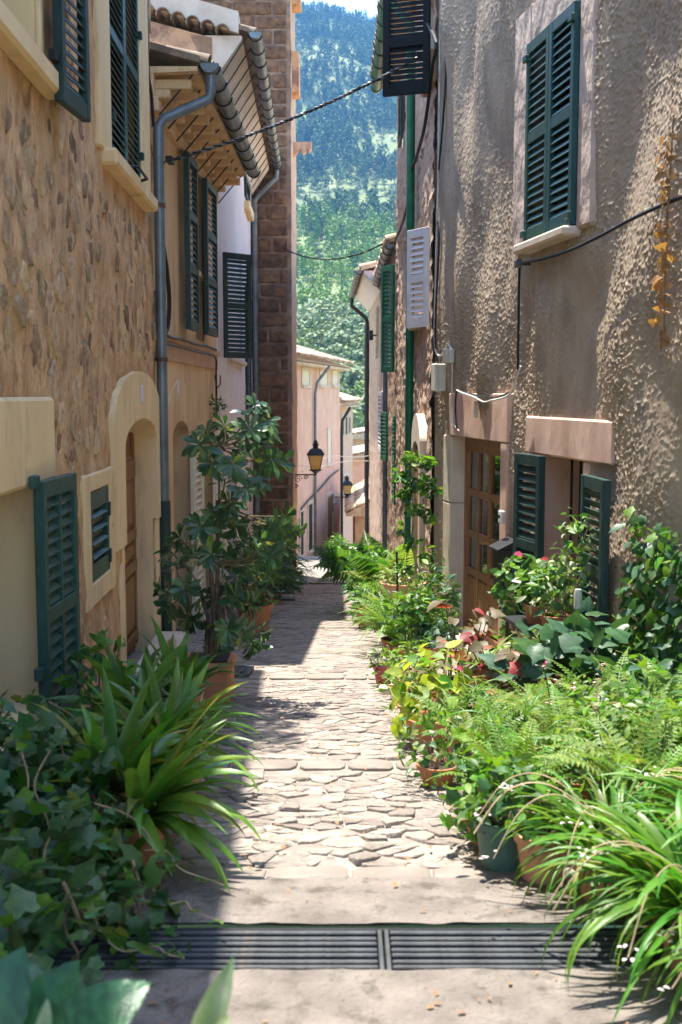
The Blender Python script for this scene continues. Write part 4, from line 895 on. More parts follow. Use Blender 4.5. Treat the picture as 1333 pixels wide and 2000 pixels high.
gutter(R2, .1, R2.L+.1, .38, 6.85, .085, 12, .0, MT['bright_green'], hookz=.02)
m = R2.mb(); prismx(m, [(-.05, 6.68), (.40, 6.86), (.40, 6.9), (-.05, 6.9)], 0, R2.L); m.build('soffit', MT['raw_wood'], R2.e)
m = R2.mb(); prismx(m, [(.44, 6.92), (-5, 8.3), (-5, 8.4), (.44, 6.99)], 0, R2.L); m.build('roof', MT['old_tile'], R2.e)
tile_row(R2, 0, R2.L, .46, 6.95, .2, MT['old_tile'], .26, 'old')
R3, h3 = stone_house('plaster_stone_house', 'stone house with a bright green open shutter farther down on the right', (.985, 20), (.96, 27), 4.2, [(765, 758, 540, 720), (773, 770.5, 815, 960)], 81, .06)
shutter(R3, R3.S(771, .05), .07, R3.Z(757, 728, .15), R3.Z(757, 526, .15), .42, 26, MT['bright_green'], 2, 1, .05, .065, .06, .1, label='bright green tall shutter standing open beyond the white one')
shutter(R3, R3.S(774, .03), .04, R3.Z(772, 985, .03), R3.Z(772, 812, .03), .62, 0, MT['bright_green'], 2, 1, .04, .07, .06, .08, label='flat green shutter low on the stone wall behind the green downpipe')
shutter(R3, R3.S(762, .03), .08, R3.Z(760, 900, .03), R3.Z(760, 805, .03), .62, 8, MT['bright_green'], 1, 1, .04, .07, .06, .08, label='green shutter low on the stone wall under the tall bright one')
gutter(R3, .0, R3.L, .13, 4.2, .07, 9, .0, MT['zinc'])
m = R3.mb(); prismx(m, [(.14, 4.23), (-5, 5.5), (-5, 5.6), (.14, 4.3)], 0, R3.L); m.build('roof', MT['roof_tile'], R3.e); tile_row(R3, 0, R3.L, .19, 4.27, .2, MT['roof_tile'], .26, 'new')
pipe(R3, 'downpipe', [(R3.S(753, .08), .08, 4.1), (R3.S(753, .08), .08, gz(25)-.1)], .05, MT['zinc'])
R4 = House('narrow_plaster_house', 'narrow plaster house with a projecting tiled eave and black downpipe at the right far end', (.96, 27), (.86, 34), 'R', zb=-4.2)
h4 = [(R4.S(741), R4.S(735), R4.Z(738, 700), R4.Z(738, 600))]
R4.grid('wall', MT['right_mortar'], lat(sorted({0, R4.L, *h4[0][:2]}), .08), lat(sorted({-4.2, 4.6, *h4[0][2:]}), .08), h4, lambda s, z: np.abs(fbm(s*3, z*3, 3, 91)-.5)*.08+(fbm(s*1.2, z*.5, 2, 92)-.5)*.06)
R4.core(MT['aged_plaster'], 0, R4.L, 4.6, 5, -.4); reveal(R4, MT['pale_stone'], *h4[0], .3); casement(R4, MT['wood'], *h4[0], -.2, 0)
m = R4.mb(); prismx(m, [(-.05, 4.0), (.05, 4.05), (.42, 4.44), (.42, 4.5), (-.05, 4.5)], 0, R4.L); m.build('soffit', MT['white_plaster'], R4.e)
m = R4.mb(); prismx(m, [(.48, 4.5), (-5, 6.0), (-5, 6.1), (.48, 4.58)], -.05, R4.L); m.build('roof', MT['roof_tile'], R4.e); tile_row(R4, 0, R4.L, .52, 4.56, .2, MT['roof_tile'], .26, 'new')
gutter(R4, 0, R4.L, .54, 4.5, .08, 12, .1, MT['zinc'])
pipe(R4, 'downpipe', [(R4.L-.1, .54, 4.44), (R4.L-.1, .54, 4.2), (R4.L-.1, .12, 3.85), (R4.L-.1, .08, 3.7), (R4.L-.1, .08, -4)], .06, MT['iron'])
shutter(R4, R4.S(747, .03), .04, R4.Z(742, 880, .03), R4.Z(742, 765, .03), 1.5, 0, MT['white_paint'], 2, 3, .04, .08, .07, .1, label='pale pierced shutter flat on the narrow plaster house')
cable('cable', 'thin black wires hanging beside the far right downpipe', [R4.w(R4.L-.05, .14, z) for z in (3.6, 2.5, 1.2, 0, -1.5)], .018, MT['cable'])
fl = fixed('floodlight', 'small black floodlight on the narrow plaster house', 'floodlight', R4, 737, 655, .05); m = mbx(); m.box(-.09, .09, .1, .2, -.12, .12, .015); m.build('lamp_body', MT['iron'], fl); m = mbx(); m.tube([(0, 0, 0), (0, .12, 0)], .02, 6); m.build('bracket', MT['iron'], fl)
# cable bundle along R1/R2
cable('cable', 'thick black cable bundle falling along the right wall from the top of the picture', [R2.w(.02, .12, R2.Z(868, 25)+.2)]+onw(R2, ((852, 85), (845, 130), (838, 190), (829, 250), (816, 300), (803, 340), (796, 400), (785, 440), (772, 470)), .07), .02, MT['cable'])
for q in range(5): pass
p0 = R2.w(.06, .10, atY(855, 100, 12.2).z); p1 = L2.w(L2.S(340, .1), .1, L2.Z(340, 323, .1))
def twisted(name, label, a, b, sag, r, rr, turns, mats):
    e = thing(name, label, 'cable', tuple(a)); n = 160; d = b-a; side = Vector((-d.y, d.x, 0)).normalized(); up = Vector((0, 0, 1))
    for k in range(2):
        pts_ = []
        for i in range(n+1):
            t = i/n; p = d*t-up*(sag*4*t*(1-t)); q = turns*2*math.pi*t+math.pi*k; pts_.append(p+side*math.cos(q)*rr+up*math.sin(q)*rr)
        m = MB(); m.tube(pts_, r, 6); m.build('strand', mats[k], e, True)
    return e
twisted('overhead_cable', 'thick twisted cable strung across the alley from the beige house to the right corner', p0, p1, .09, .0105, .010, 26, (MT['silver_cable'], MT['cable']))
iso = thing('cable_joint', 'small black cable joint under the dark tall shutters of the beige house', 'joint', tuple(p1)); m = MB(); m.box(-.035, .035, -.1, .08, -.03, .03, .01); m.build('sleeve', MT['iron'], iso); m = MB(); m.tube([(0, -.08, 0), (-.04, -.18, -.06), (-.05, -.22, -.25), (-.06, -.2, -.45)], .01, 6); m.build('tail_wire', MT['cable'], iso)
a = Vector((-1.3, 24.9, atY(548, 482, 24.9).z)); b = R3.w(1, .2, atY(765, 475, 21).z)
twisted('overhead_cable', 'thin cable sagging across the valley view from the block wall to the right gutter', a, b, .28, .012, .006, 6, (MT['cable'], MT['silver_cable']))
# ------------------------------------------------------------------ street lamps
def lamp(px, py, Y, sc_, label, dirx):
    p = atY(px, py, Y); e = thing('street_lamp', label, 'street lamp', tuple(p)); e.scale = (sc_,)*3
    q = math.pi/4
    def frus(name, mat, prof, n=4, sm=False):
        m = MB(); V = []; F = []
        for r, z in prof:
            for k in range(n): a_ = q+2*math.pi*k/n; V.append((r*math.cos(a_), r*math.sin(a_), z))
        for i in range(len(prof)-1):
            for k in range(n): F.append((i*n+k, i*n+(k+1) % n, (i+1)*n+(k+1) % n, (i+1)*n+k))
        F += [tuple(range(n)), tuple(range(len(V)-1, len(V)-n-1, -1))]; m.add(V, F); return m.build(name, mat, e)
    frus('lantern_roof', MT['iron'], [(.31, .12), (.31, .15), (.20, .27), (.09, .30), (.09, .34)]); frus('finial', MT['iron'], [(.05, .34), (.08, .37), (.08, .41), (.045, .43), (.06, .46), (.02, .50)], 8)
    gl = frus('lantern_glass', MT['amber'], [(.145, -.24), (.25, .11)]); frus('lantern_base', MT['iron'], [(.05, -.34), (.10, -.30), (.16, -.27), (.16, -.245)], 8)
    for k in range(4):
        a_ = q+math.pi/2*k; m = MB(); m.tube([(.15*math.cos(a_), .15*math.sin(a_), -.25), (.262*math.cos(a_), .262*math.sin(a_), .12)], .014, 6); m.build('glazing_bar', MT['iron'], e)
    m = MB(); m.tube([(0, 0, -.3), (0, 0, -.4)], .025, 8); m.tube([(0, 0, -.38), (dirx*.62, 0, -.38)], .018, 6); m.tube([(dirx*.6, 0, -.25), (dirx*.6, 0, -1.0)], .02, 6)
    m.build('bracket', MT['iron'], e)
    for c_, r_ in (((dirx*.45, -.5), .1), ((dirx*.25, -.45), .06), ((dirx*.5, -.68), .06)):
        m = MB(); m.tube([(c_[0]+r_*(1-t/26)*math.cos(t*.45), 0, c_[1]+r_*(1-t/26)*math.sin(t*.45)) for t in range(22)], .010, 5); m.build('scroll', MT['iron'], e)
    return e
lamp(617, 898, 26.4, .92, 'black lantern with amber glass on a scrolled bracket at the block wall corner', -1)
lamp(679, 953, 42, .9, 'smaller farther black lantern in front of the pink houses', -1)
# ------------------------------------------------------------------ houses down the street
def far_house(name, label, A, B, zt, side, mat, zb, wins, roofmat='roof_tile', depth=6, over=.45, tiles=True, rise=.3, end=True):
    H = House(name, label, A, B, side, zb=zb)
    m = H.mb(); m.box(0, H.L, 0, -depth, zb, zt); body = m.build('wall', MT[mat], H.e)
    for (xa, xb, yt, yb, kind) in wins:
        a, b = sorted((H.S(xa), H.S(xb))); z0_, z1_ = sorted((H.Z((xa+xb)/2, yb), H.Z((xa+xb)/2, yt)))
        m = H.mb()
        for (p, q, r, s_) in ((a-.12, a, z0_-.1, z1_+.14), (b, b+.12, z0_-.1, z1_+.14)): m.box(p, q, -.02, .04, r, s_, .01)
        m.box(a, b, -.02, .038, z1_, z1_+.138, .01); m.box(a-.02, b+.02, -.02, .08, z0_-.1, z0_-.002, .01)
        f = m.build('window' if kind != 'door' else 'door', MT['pale_stone'], H.e)
        m = H.mb(); m.box(a, b, .002, .012, z0_, z1_); m.build('shutter_panel' if kind in ('shut', 'door') else 'pane', {'shut': MT['cream_paint'], 'door': MT['wood'], 'dark': MT['interior']}[kind], f)
    # tiled roof: corrugated tile courses
    if tiles:
        nS = int((H.L+.6)/.2); nR = int((depth*.55)/.36)+1; BV, BT, off = [], [], 0
        me = tile_mesh('far', .42, .1, MT['roof_tile']); v0 = np.array([v.co[:] for v in me.vertices]); me.calc_loop_triangles(); t0 = np.array([t.vertices[:] for t in me.loop_triangles])
        for r in range(nR):
            for k in range(nS):
                y = over-r*.36+random.uniform(-.03, .03); x = -.3+(k+.5)*.2+random.uniform(-.02, .02); z = zt+.1+(over-y)*rise+.02+random.uniform(0, .03)
                M_ = Matrix.Translation((x, H.sgn*y, z-zb)) @ Matrix.Rotation(math.radians(-90)*H.sgn+random.uniform(-.08, .08), 4, 'Z') @ Matrix.Rotation(-math.atan(rise), 4, 'Y')
                M_ = np.array(M_); BV.append(v0@M_[:3, :3].T+M_[:3, 3]); BT.append(t0+off); off += len(v0)
        tag(obj('roof_tiles', trimesh('roof_tiles', np.vstack(BV), np.vstack(BT)), MT['roof_tile'], H.e), kind='stuff')
    m = H.mb(); prismx(m, [(over-.02, zt), (-depth*.5, zt+(over+depth*.5)*rise), (-depth-.3, zt-.1), (-depth, zt-.12), (0, zt-.02)], -.3, H.L+.3); m.build('roof', MT['roof_tile'], H.e)
    m = H.mb(); m.box(-.2, H.L+.2, 0, over-.1, zt-.12, zt-.02, .02); m.build('cornice', MT['pale_stone'], H.e)
    return H
L5 = far_house('pink_house', 'tall pink house with three small square windows under its tiled roof', (-1.75, 34), (-.05, 44), 2.62, 'L', 'far_pink', -7, [(590, 604, 725, 752, 'shut'), (625, 639, 725, 752, 'shut'), (649, 659, 725, 752, 'shut'), (640, 646, 842, 905, 'shut'), (601, 609, 985, 1075, 'dark'), (585, 591, 1000, 1085, 'dark'), (638, 648, 970, 1060, 'door')], over=.5)
pipe(L5, 'downpipe', [(L5.S(641, .4), .45, 2.55), (L5.S(620, .1), .1, 2.0), (L5.S(616, .08), .08, 1.6), (L5.S(616, .08), .08, -5)], .05, MT['zinc'])
L6 = far_house('small_pink_house', 'lower pink house behind the tall pink one with a black downpipe', (-.1, 47), (.55, 53), 1.15, 'L', 'far_pink', -9, [(667, 671, 815, 850, 'dark'), (674, 678, 815, 848, 'dark'), (681, 684, 815, 845, 'dark'), (671, 677, 930, 965, 'dark')], over=.45)
pipe(L6, 'downpipe', [(L6.S(684, .4), .42, 1.05), (L6.S(669, .1), .1, .5), (L6.S(668, .08), .08, 0), (L6.S(668, .08), .08, -8)], .06, MT['iron'])
# low tiled house on the right of the lane
def gable_roof_house(name, label, x0, x1, y0, y1, zt, ridge, zb, mat):
    e = thing(name, label, 'house', ((x0+x1)/2, (y0+y1)/2, zb)); cx_, cy_ = (x0+x1)/2, (y0+y1)/2
    m = MB(1, 0); m.box(x0-cx_, x1-cx_, y0-cy_, y1-cy_, 0, zt-zb); m.build('wall', MT[mat], e)
    BV, BT, off = [], [], 0; me = tile_mesh('far', .42, .1, MT['roof_tile']); v0 = np.array([v.co[:] for v in me.vertices]); me.calc_loop_triangles(); t0 = np.array([t.vertices[:] for t in me.loop_triangles])
    run = (x1-x0)+.3; rise = (ridge-zt)/run; nR = int(run/.36); nS = int((y1-y0+.5)/.2)
    for r in range(nR):
        for k in range(nS):
            M_ = Matrix.Translation((x0-.3-cx_+r*.36+random.uniform(-.03, .03), y0-.25-cy_+(k+.5)*.2, zt-zb+.1+r*.36*rise+random.uniform(0, .03))) @ Matrix.Rotation(random.uniform(-.1, .1), 4, 'Z') @ Matrix.Rotation(-math.atan(rise), 4, 'Y')
            M_ = np.array(M_); BV.append(v0@M_[:3, :3].T+M_[:3, 3]); BT.append(t0+off); off += len(v0)
    tag(obj('roof_tiles', trimesh('roof_tiles', np.vstack(BV), np.vstack(BT)), MT['roof_tile'], e), kind='stuff')
    m = MB(1, 0); m.prism([(x0-.32-cx_, zt-zb-.02), (x0-.32-cx_, zt-zb+.06), (x1-cx_, ridge-zb+.06), (x1-cx_, zt-zb-.02)], y0-.28-cy_, y1+.28-cy_); m.build('roof', MT['roof_tile'], e)
    return e
q1 = atY(694, 1000, 38); q2 = atY(674, 900, 46)
gable_roof_house('tiled_shed', 'low house with a sunlit tile roof between the pink houses and the right row', q1.x, q1.x+3, 38, 46, q1.z-.1, q1.z+1.5, -8, 'far_orange')
q1 = atY(680, 895, 56); gable_roof_house('orange_shed', 'orange wall with a tiled top just above the sunlit low roof', q1.x+.2, q1.x+5, 56, 62, q1.z, q1.z+1.1, -10, 'far_pink')
q1 = atY(690, 845, 75); gable_roof_house('far_roof_house', 'small tan roof at the foot of the green hillside', q1.x-1.2, q1.x+5, 75, 82, q1.z-.4, q1.z+.6, -14, 'far_orange')
# stone bench and step at the crest
p = gpx(690, 1086); e = thing('stone_block', 'pale stone block with a flat top at the crest of the lane', 'stone block', (p.x, 32.5, gz(32.5)), .1)
m = MB(); m.box(-.28, .28, -.3, .3, -.1, .3, .03); m.build('base', MT['far_orange'], e); m = MB(); m.box(-.32, .32, -.33, .33, .302, .42, .03); m.build('top_slab', MT['pale_stone'], e)
for k, (pts_, lb) in enumerate((((( 585, 909), (625, 912), (672, 902), (722, 900)), 'upper thin pale wire in front of the tall pink house'), (((585, 893+30), (640, 893), (690, 893), (722, 890)), 'lower thin pale wire in front of the tall pink house'))):
    cable('wire', lb, [atY(x, y, 33) for x, y in pts_], .012, MT['white_cable'], cat='wire')
c5 = [(x, y) for x, y in ((588, 995), (605, 975), (625, 955), (645, 932), (662, 918))]
cable('cable', 'black cable rising along the tall pink house above its doors', [L5.w(L5.S(x, .06), .06, L5.Z(x, y, .06)) for x, y in c5], .03, MT['cable'])
# ------------------------------------------------------------------ hillside and woods
def hill(x, y):
    x = np.asarray(x, float); y = np.asarray(y, float)
    Yk = [0, 60, 95, 130, 200, 300, 420, 560, 700, 850, 960, 1100, 1400]; Zk = [-14, -13, -12, -4, 12, 31, 58, 104, 168, 246, 292, 285, 240]
    z = np.interp(y, Yk, Zk); a = np.clip((y-110)/250, 0, 1)
    z = z+a*(fbm(x*.008+5, y*.008, 4, 101)-.5)*60*np.clip(y/700, .2, 1)+a*(fbm(x*.03, y*.03, 3, 102)-.5)*10
    z = z+np.clip((y-600)/300, 0, 1)*(-x*.42+18)*.55
    return z
HX = np.linspace(-420, 420, 170); HY = np.concatenate([np.linspace(62, 300, 90), np.linspace(305, 1400, 150)])
a_, b_ = np.meshgrid(HX, HY, indexing='ij'); nb = len(HY)
V = np.c_[a_.ravel(), b_.ravel(), hill(a_, b_).ravel()]; ii, jj = np.meshgrid(np.arange(len(HX)-1), np.arange(nb-1), indexing='ij'); ii, jj = ii.ravel(), jj.ravel()
tag(obj('hillside', trimesh('hillside', V, np.c_[ii*nb+jj, (ii+1)*nb+jj, (ii+1)*nb+jj+1, ii*nb+jj+1], True), MT['hill_soil']), kind='structure')
def ground_sheet():
    xs = np.linspace(-500, 500, 60); ys = np.concatenate([np.linspace(-300, 25, 20), np.linspace(30, 100, 30), np.linspace(110, 1500, 40)]); a, b = np.meshgrid(xs, ys, indexing='ij')
    z = np.where(b < 30, -8., np.interp(b, [30, 60, 100, 1500], [-9, -15, -20, -30])); nb = len(ys); ii, jj = np.meshgrid(np.arange(59), np.arange(nb-1), indexing='ij'); ii, jj = ii.ravel(), jj.ravel()
    tag(obj('ground', trimesh('ground', np.c_[a.ravel(), b.ravel(), z.ravel()], np.c_[ii*nb+jj, (ii+1)*nb+jj, (ii+1)*nb+jj+1, ii*nb+jj+1], True), MT['hill_soil']), kind='structure')
ground_sheet()
def crown_tpl(n, kind, leaf=.16):
    """unit crown: n small leaf clumps (quads) in a lumpy volume, height 1"""
    V = []; T = []
    lobes = []
    if kind == 'pine':
        for k in range(9):
            h = .22+.74*k/8; r = .34*(1-((h-.35)/.75)**2 if h > .35 else .8)*random.uniform(.7, 1.1)
            for q in range(3 if k < 8 else 1): t = random.uniform(0, 6.28); lobes.append((r*.55*math.cos(t), r*.55*math.sin(t), h, max(.09, r*.55)))
    else:
        for k in range(9): t = random.uniform(0, 6.28); r = random.uniform(.1, .36); lobes.append((r*math.cos(t), r*math.sin(t), random.uniform(.42, .78), random.uniform(.16, .26)))
    for i in range(n):
        L = random.choice(lobes); d = Vector((random.gauss(0, 1), random.gauss(0, 1), random.gauss(.25, 1))).normalized(); c = Vector(L[:3])+d*L[3]*random.uniform(.75, 1.1)
        nrm = (d+Vector((random.gauss(0, .22), random.gauss(0, .22), random.gauss(.1, .22)))).normalized(); u = nrm.orthogonal().normalized(); v = nrm.cross(u); a = random.uniform(0, 6.28)
        u, v = u*math.cos(a)+v*math.sin(a), v*math.cos(a)-u*math.sin(a); s = leaf*random.uniform(.5, 1.1)
        k = len(V); V += [c-u*s*.5, c+v*s*.4, c+u*s*.5, c-v*s*.4]; T += [(k, k+1, k+2), (k, k+2, k+3)]
    return np.array([tuple(p) for p in V]), np.array(T)
def scatter(name, tpls, X, Y, Zv, H, W, mat, seed):
    rg = np.random.default_rng(seed); BV, BT, off = [], [], 0
    for k in range(len(X)):
        V0, T0 = tpls[rg.integers(len(tpls))]; a = rg.uniform(0, 6.28); c, s = math.cos(a), math.sin(a)
        P = V0*np.array([W[k], W[k], H[k]]); P = np.c_[P[:, 0]*c-P[:, 1]*s+X[k], P[:, 0]*s+P[:, 1]*c+Y[k], P[:, 2]+Zv[k]]
        BV.append(P); BT.append(T0+off); off += len(P)
    return tag(obj(name, trimesh(name, np.vstack(BV), np.vstack(BT)), mat), kind='stuff')
random.seed(9)
pine_t = [crown_tpl(190, 'pine', .12) for _ in range(6)]; round_t = [crown_tpl(120, 'round', .17) for _ in range(6)]; pine_n = [crown_tpl(420, 'pine', .085) for _ in range(4)]; round_n = [crown_tpl(420, 'round', .085) for _ in range(5)]
def frame_x(Y, rg, n, pad=1.6): return rg.uniform(-.036*pad, .052*pad, n)*Y+rg.uniform(-12, 12, n)
rg = np.random.default_rng(3)
def wood(name, n, y0, y1, hmin, hmax, wr, tp, mat, seed, dens=None, p=1.):
    rg = np.random.default_rng(seed); Y = y0+(y1-y0)*rg.uniform(0, 1, n)**p; X = frame_x(Y, rg, n)
    if dens is not None:
        k = fbm(X*dens[0], Y*dens[0], 3, seed) > dens[1]; X, Y = X[k], Y[k]
    Hh = rg.uniform(hmin, hmax, len(X)); Wd = Hh*rg.uniform(*wr, len(X)); scatter(name, tp, X, Y, hill(X, Y)-.4, Hh, Wd, mat, seed)
wood('pine_wood', 1500, 570, 1010, 7, 14, (.6, .9), pine_t, MT['leaf_pine'], 11, (.02, .40))
wood('scattered_pines', 260, 400, 600, 6, 12, (.65, .95), pine_t, MT['leaf_pine'], 16, (.02, .50))
wood('scrub', 3200, 330, 1000, 1.6, 4, (.9, 1.4), round_t, MT['leaf_olive'], 12, (.02, .38))
wood('bright_pine_wood', 330, 240, 430, 5, 9, (.85, 1.2), pine_t, MT['leaf_pine_light'], 13, (.025, .5))
wood('olive_grove', 900, 125, 330, 3, 5.5, (.95, 1.35), round_t, MT['leaf_olive'], 14, (.03, .40))
wood('valley_scrub', 1000, 96, 260, 1.5, 3.6, (.9, 1.4), round_t, MT['leaf_pine_light'], 15, (.05, .45))
# trees one can tell apart on the near slope
def bigtree(px, py, Y, h, wf, kind, mat, label):
    p = atY(px, py, Y); z = float(hill(p.x, Y)); tp = random.choice(pine_n if kind == 'pine' else round_n)
    e = thing('pine_tree' if kind == 'pine' else 'olive_tree', label, 'tree', (p.x, Y, z-.2), random.uniform(0, 6.28), 'trees on the near hillside')
    V = tp[0]*np.array([h*wf, h*wf, h]); obj('crown', trimesh('crown', V, tp[1]), MT[mat], e)
    m = MB(); m.tube([(0, 0, 0), (.1, .05, h*.3), (0, .1, h*.75)], [h*.035, h*.028, h*.012], 7); m.build('trunk', MT['bark'], e, True)
def yfor(py, x=640):
    for Y in np.linspace(100, 900, 400):
        p = atY(x, py, Y)
        if p.z <= hill(p.x, Y): return float(Y)
    return 300.
for (px, py, hpx, wf, kind, mat, lb) in (
    (604, 480, 90, .62, 'pine', 'leaf_pine', 'dark pine touching the edge of the brown block wall'),
    (628, 470, 75, .6, 'pine', 'leaf_pine', 'dark pine second from the block wall on the slope'),
    (690, 425, 48, .7, 'pine', 'leaf_pine', 'dark round-topped pine standing alone in the scrub'),
    (668, 500, 62, .7, 'pine', 'leaf_pine', 'dark pine in the middle of the valley view'),
    (706, 470, 50, .7, 'pine', 'leaf_pine', 'dark pine left of the right gutter on the slope'),
    (612, 590, 80, .8, 'pine', 'leaf_pine_light', 'bright green pine just above the far tiled roof corner'),
    (640, 600, 75, .8, 'pine', 'leaf_pine_light', 'bright green pine right of the far tiled roof corner'),
    (668, 585, 70, .8, 'pine', 'leaf_pine_light', 'bright green pine below the thin sagging cable'),
    (600, 650, 45, 1.2, 'olive', 'leaf_olive', 'grey olive tree above the pink house roof'),
    (650, 665, 42, 1.2, 'olive', 'leaf_olive', 'grey olive tree on the bare terrace'),
    (678, 688, 40, 1.2, 'olive', 'leaf_pine', 'dark olive tree right of the pink house roof ridge'),
    (708, 640, 55, 1.1, 'olive', 'leaf_olive', 'grey olive tree beside the right projecting eave'),
    (700, 745, 60, 1.1, 'olive', 'leaf_pine', 'dark green tree behind the small pink house roof'),
    (712, 800, 60, 1.0, 'olive', 'leaf_pine_light', 'light green tree next to the black far right downpipe')):
    Y = yfor(py, px); bigtree(px, py, Y, hpx*Y/FP*1.05, wf, kind, mat, lb)
# haze
hz = MB(); hz.box(-440, 440, -320, 1420, -33, 420); hzo = hz.build('haze', None); hm = bpy.data.materials.new('haze'); hm.use_nodes = True; nt = hm.node_tree; nt.nodes.remove(nt.nodes['Principled BSDF'])
pv = nt.nodes.new('ShaderNodeVolumePrincipled'); pv.inputs['Color'].default_value = (.16, .47, 1, 1); pv.inputs['Density'].default_value = .00028; pv.inputs['Anisotropy'].default_value = .2
nt.links.new(pv.outputs[0], nt.nodes['Material Output'].inputs['Volume']); hzo.data.materials.append(hm); tag(hzo, kind='stuff')
# ------------------------------------------------------------------ plants: leaf templates
TPL = {}
def sections(cl, wd, fold):
    V = []; T = []
    for (x, z, a), w_ in zip(cl, wd):
        nx, nz = -math.sin(a), math.cos(a); V += [(x+nx*fold*w_, w_*.5, z+nz*fold*w_), (x, 0, z), (x+nx*fold*w_, -w_*.5, z+nz*fold*w_)]
    for i in range(len(cl)-1):
        a = 3*i
        for k in (0, 1): T += [(a+k, a+k+1, a+k+4), (a+k, a+k+4, a+k+3)]
    return np.array(V), np.array(T)
def strap(key, w_, e0, e1, n=9, fold=.22, p=1.3, tip=2.5, base=.45):
    cl = []; wd = []; x = z = 0
    for i in range(n+1):
        t = i/n; a = math.radians(e0+(e1-e0)*t**p); cl.append((x, z, a)); x += math.cos(a)/n; z += math.sin(a)/n
        wd.append(w_*max(.02, (base+(1-base)*min(1, t/.35))*(1-t**tip)))
    TPL[key] = sections(cl, wd, fold)
def blade(key, prof, w_, curl=.25, fold=.12, n=5):
    cl = []; wd = []
    for i in range(n+1):
        t = i/n; cl.append((t, -curl*t*t, -2*curl*t)); wd.append(w_*max(.01, np.interp(t, [q[0] for q in prof], [q[1] for q in prof])))
    TPL[key] = sections(cl, wd, fold)
def lobed(key, pts_, bend=.08):
    P = pts_+[(x, -y) for x, y in reversed(pts_[1:-1])]; n = len(P)
    V = [(.36, 0, .05)]+[(x, y, -bend*abs(y)*2-bend*.6*x*x+random.uniform(-.02, .02)) for x, y in P]; TPL[key] = (np.array(V), np.array([(0, 1+i, 1+(i+1) % n) for i in range(n)]))
def frond(key, npairs, pl, pw, e0, e1, droop=.15, taper=1.4, ang=70):
    V = []; T = []; x = z = 0; N = npairs
    for i in range(N+1):
        t = i/N; a = math.radians(e0+(e1-e0)*t**1.2); nx, nz = -math.sin(a), math.cos(a)
        k = len(V); V += [(x, .006, z), (x, -.006, z)]
        if i: T += [(k-2 if i == 1 else pk, pk+1, k+1), (pk, k+1, k)]
        pk = k
        L = pl*(math.sin(math.pi*min(1, (.12+t*.95))**.8)*.85+.15)*(1-t**6)
        if i > 1:
            for s in (1, -1):
                ca, sa = math.cos(math.radians(ang)), math.sin(math.radians(ang)); dx, dy = ca*math.cos(a), s*sa; b = len(V); hw = pw*.5
                ux, uz = math.cos(a)*hw, math.sin(a)*hw; mz = L*random.uniform(-.1, .12)
                V += [(x-ux*.4, 0, z-uz*.4), (x+dx*L*.5-ux, dy*L*.5, z+math.sin(a)*ca*L*.5-uz+nz*mz), (x+dx*L, dy*L, z+math.sin(a)*ca*L-droop*L), (x+dx*L*.5+ux, dy*L*.5, z+math.sin(a)*ca*L*.5+uz+nz*mz)]
                T += [(b, b+1, b+2), (b, b+2, b+3)]
        x += math.cos(a)/N; z += math.sin(a)/N
    TPL[key] = (np.array(V), np.array(T))
random.seed(21)
for k, (a, b) in enumerate(((78, 20), (68, -20), (58, -45), (50, -5), (82, 50), (40, -40))):
    strap(f'strap{k}', .135, a-16, b-12); strap(f'broad{k}', .17, a, b*.6+15, base=.12, tip=2.2, fold=.12); strap(f'grass{k}', .042, a-6, b-55, n=10, fold=.3, p=1.0, tip=3); strap(f'sword{k}', .10, a, b, base=.6)
for k in range(3):
    blade(f'obov{k}', [(0, .12), (.3, .45), (.65, 1), (.88, .85), (1, .05)], .40, .1+.12*k); blade(f'ellip{k}', [(0, .08), (.25, .8), (.5, 1), (.75, .7), (1, .02)], .48, .12+.15*k)
    blade(f'lance{k}', [(0, .1), (.3, .9), (.55, 1), (.8, .55), (1, .02)], .24, .15+.2*k); blade(f'heart{k}', [(0, .55), (.12, .95), (.3, 1), (.6, .72), (.85, .3), (1, .02)], .82, .1+.12*k, .1)
    lobed(f'ivy{k}', [(0, 0), (-.15, .2), (-.06, .42), (.18, .38), (.46, .46), (.60, .26), (1.0, 0)], .06+.06*k)
    blade(f'petal{k}', [(0, .3), (.3, .8), (.7, 1), (1, .4)], .7, .2+.2*k)
for k, (a, b) in enumerate(((72, -30), (60, -45), (50, -15), (80, 10), (40, -50))):
    frond(f'fern{k}', 26, .12, .035, a, b); frond(f'palm{k}', 20, .34, .03, a, b, .45, ang=52); frond(f'feather{k}', 34, .10, .018, a, b, .3, ang=60)
def bigleaf(key, n=16, k=9):
    V = []; T = []
    for i in range(n+1):
        t = i/n; hw = .41*float(np.interp(t, [0, .06, .2, .4, .6, .8, .93, 1], [.35, .78, 1, .98, .8, .48, .2, .01]))
        for j in range(k):
            y = (j/(k-1)*2-1); x = t-.16*abs(y)*(1-t)*.6; z = .10*abs(y)*hw-.22*t*t+.016*math.cos(2*math.pi*(5.5*t-1.9*abs(y)))*min(1, abs(y)*3)*(1-t*.6); V.append((x, y*hw, z))
    for i in range(n):
        for j in range(k-1): a = i*k+j; T += [(a, a+1, a+k+1), (a, a+k+1, a+k)]
    TPL[key] = (np.array(V), np.array(T))
bigleaf('big0')
LM = {}
def leafobj(name, key, mat, parent, M_):
    if (key, mat) not in LM:
        LM[key, mat] = trimesh(name, *TPL[key], True); LM[key, mat].materials.append(MT[mat])
    o = bpy.data.objects.new(name, LM[key, mat]); C.objects.link(o); o.parent = parent; o.matrix_local = M_; return o
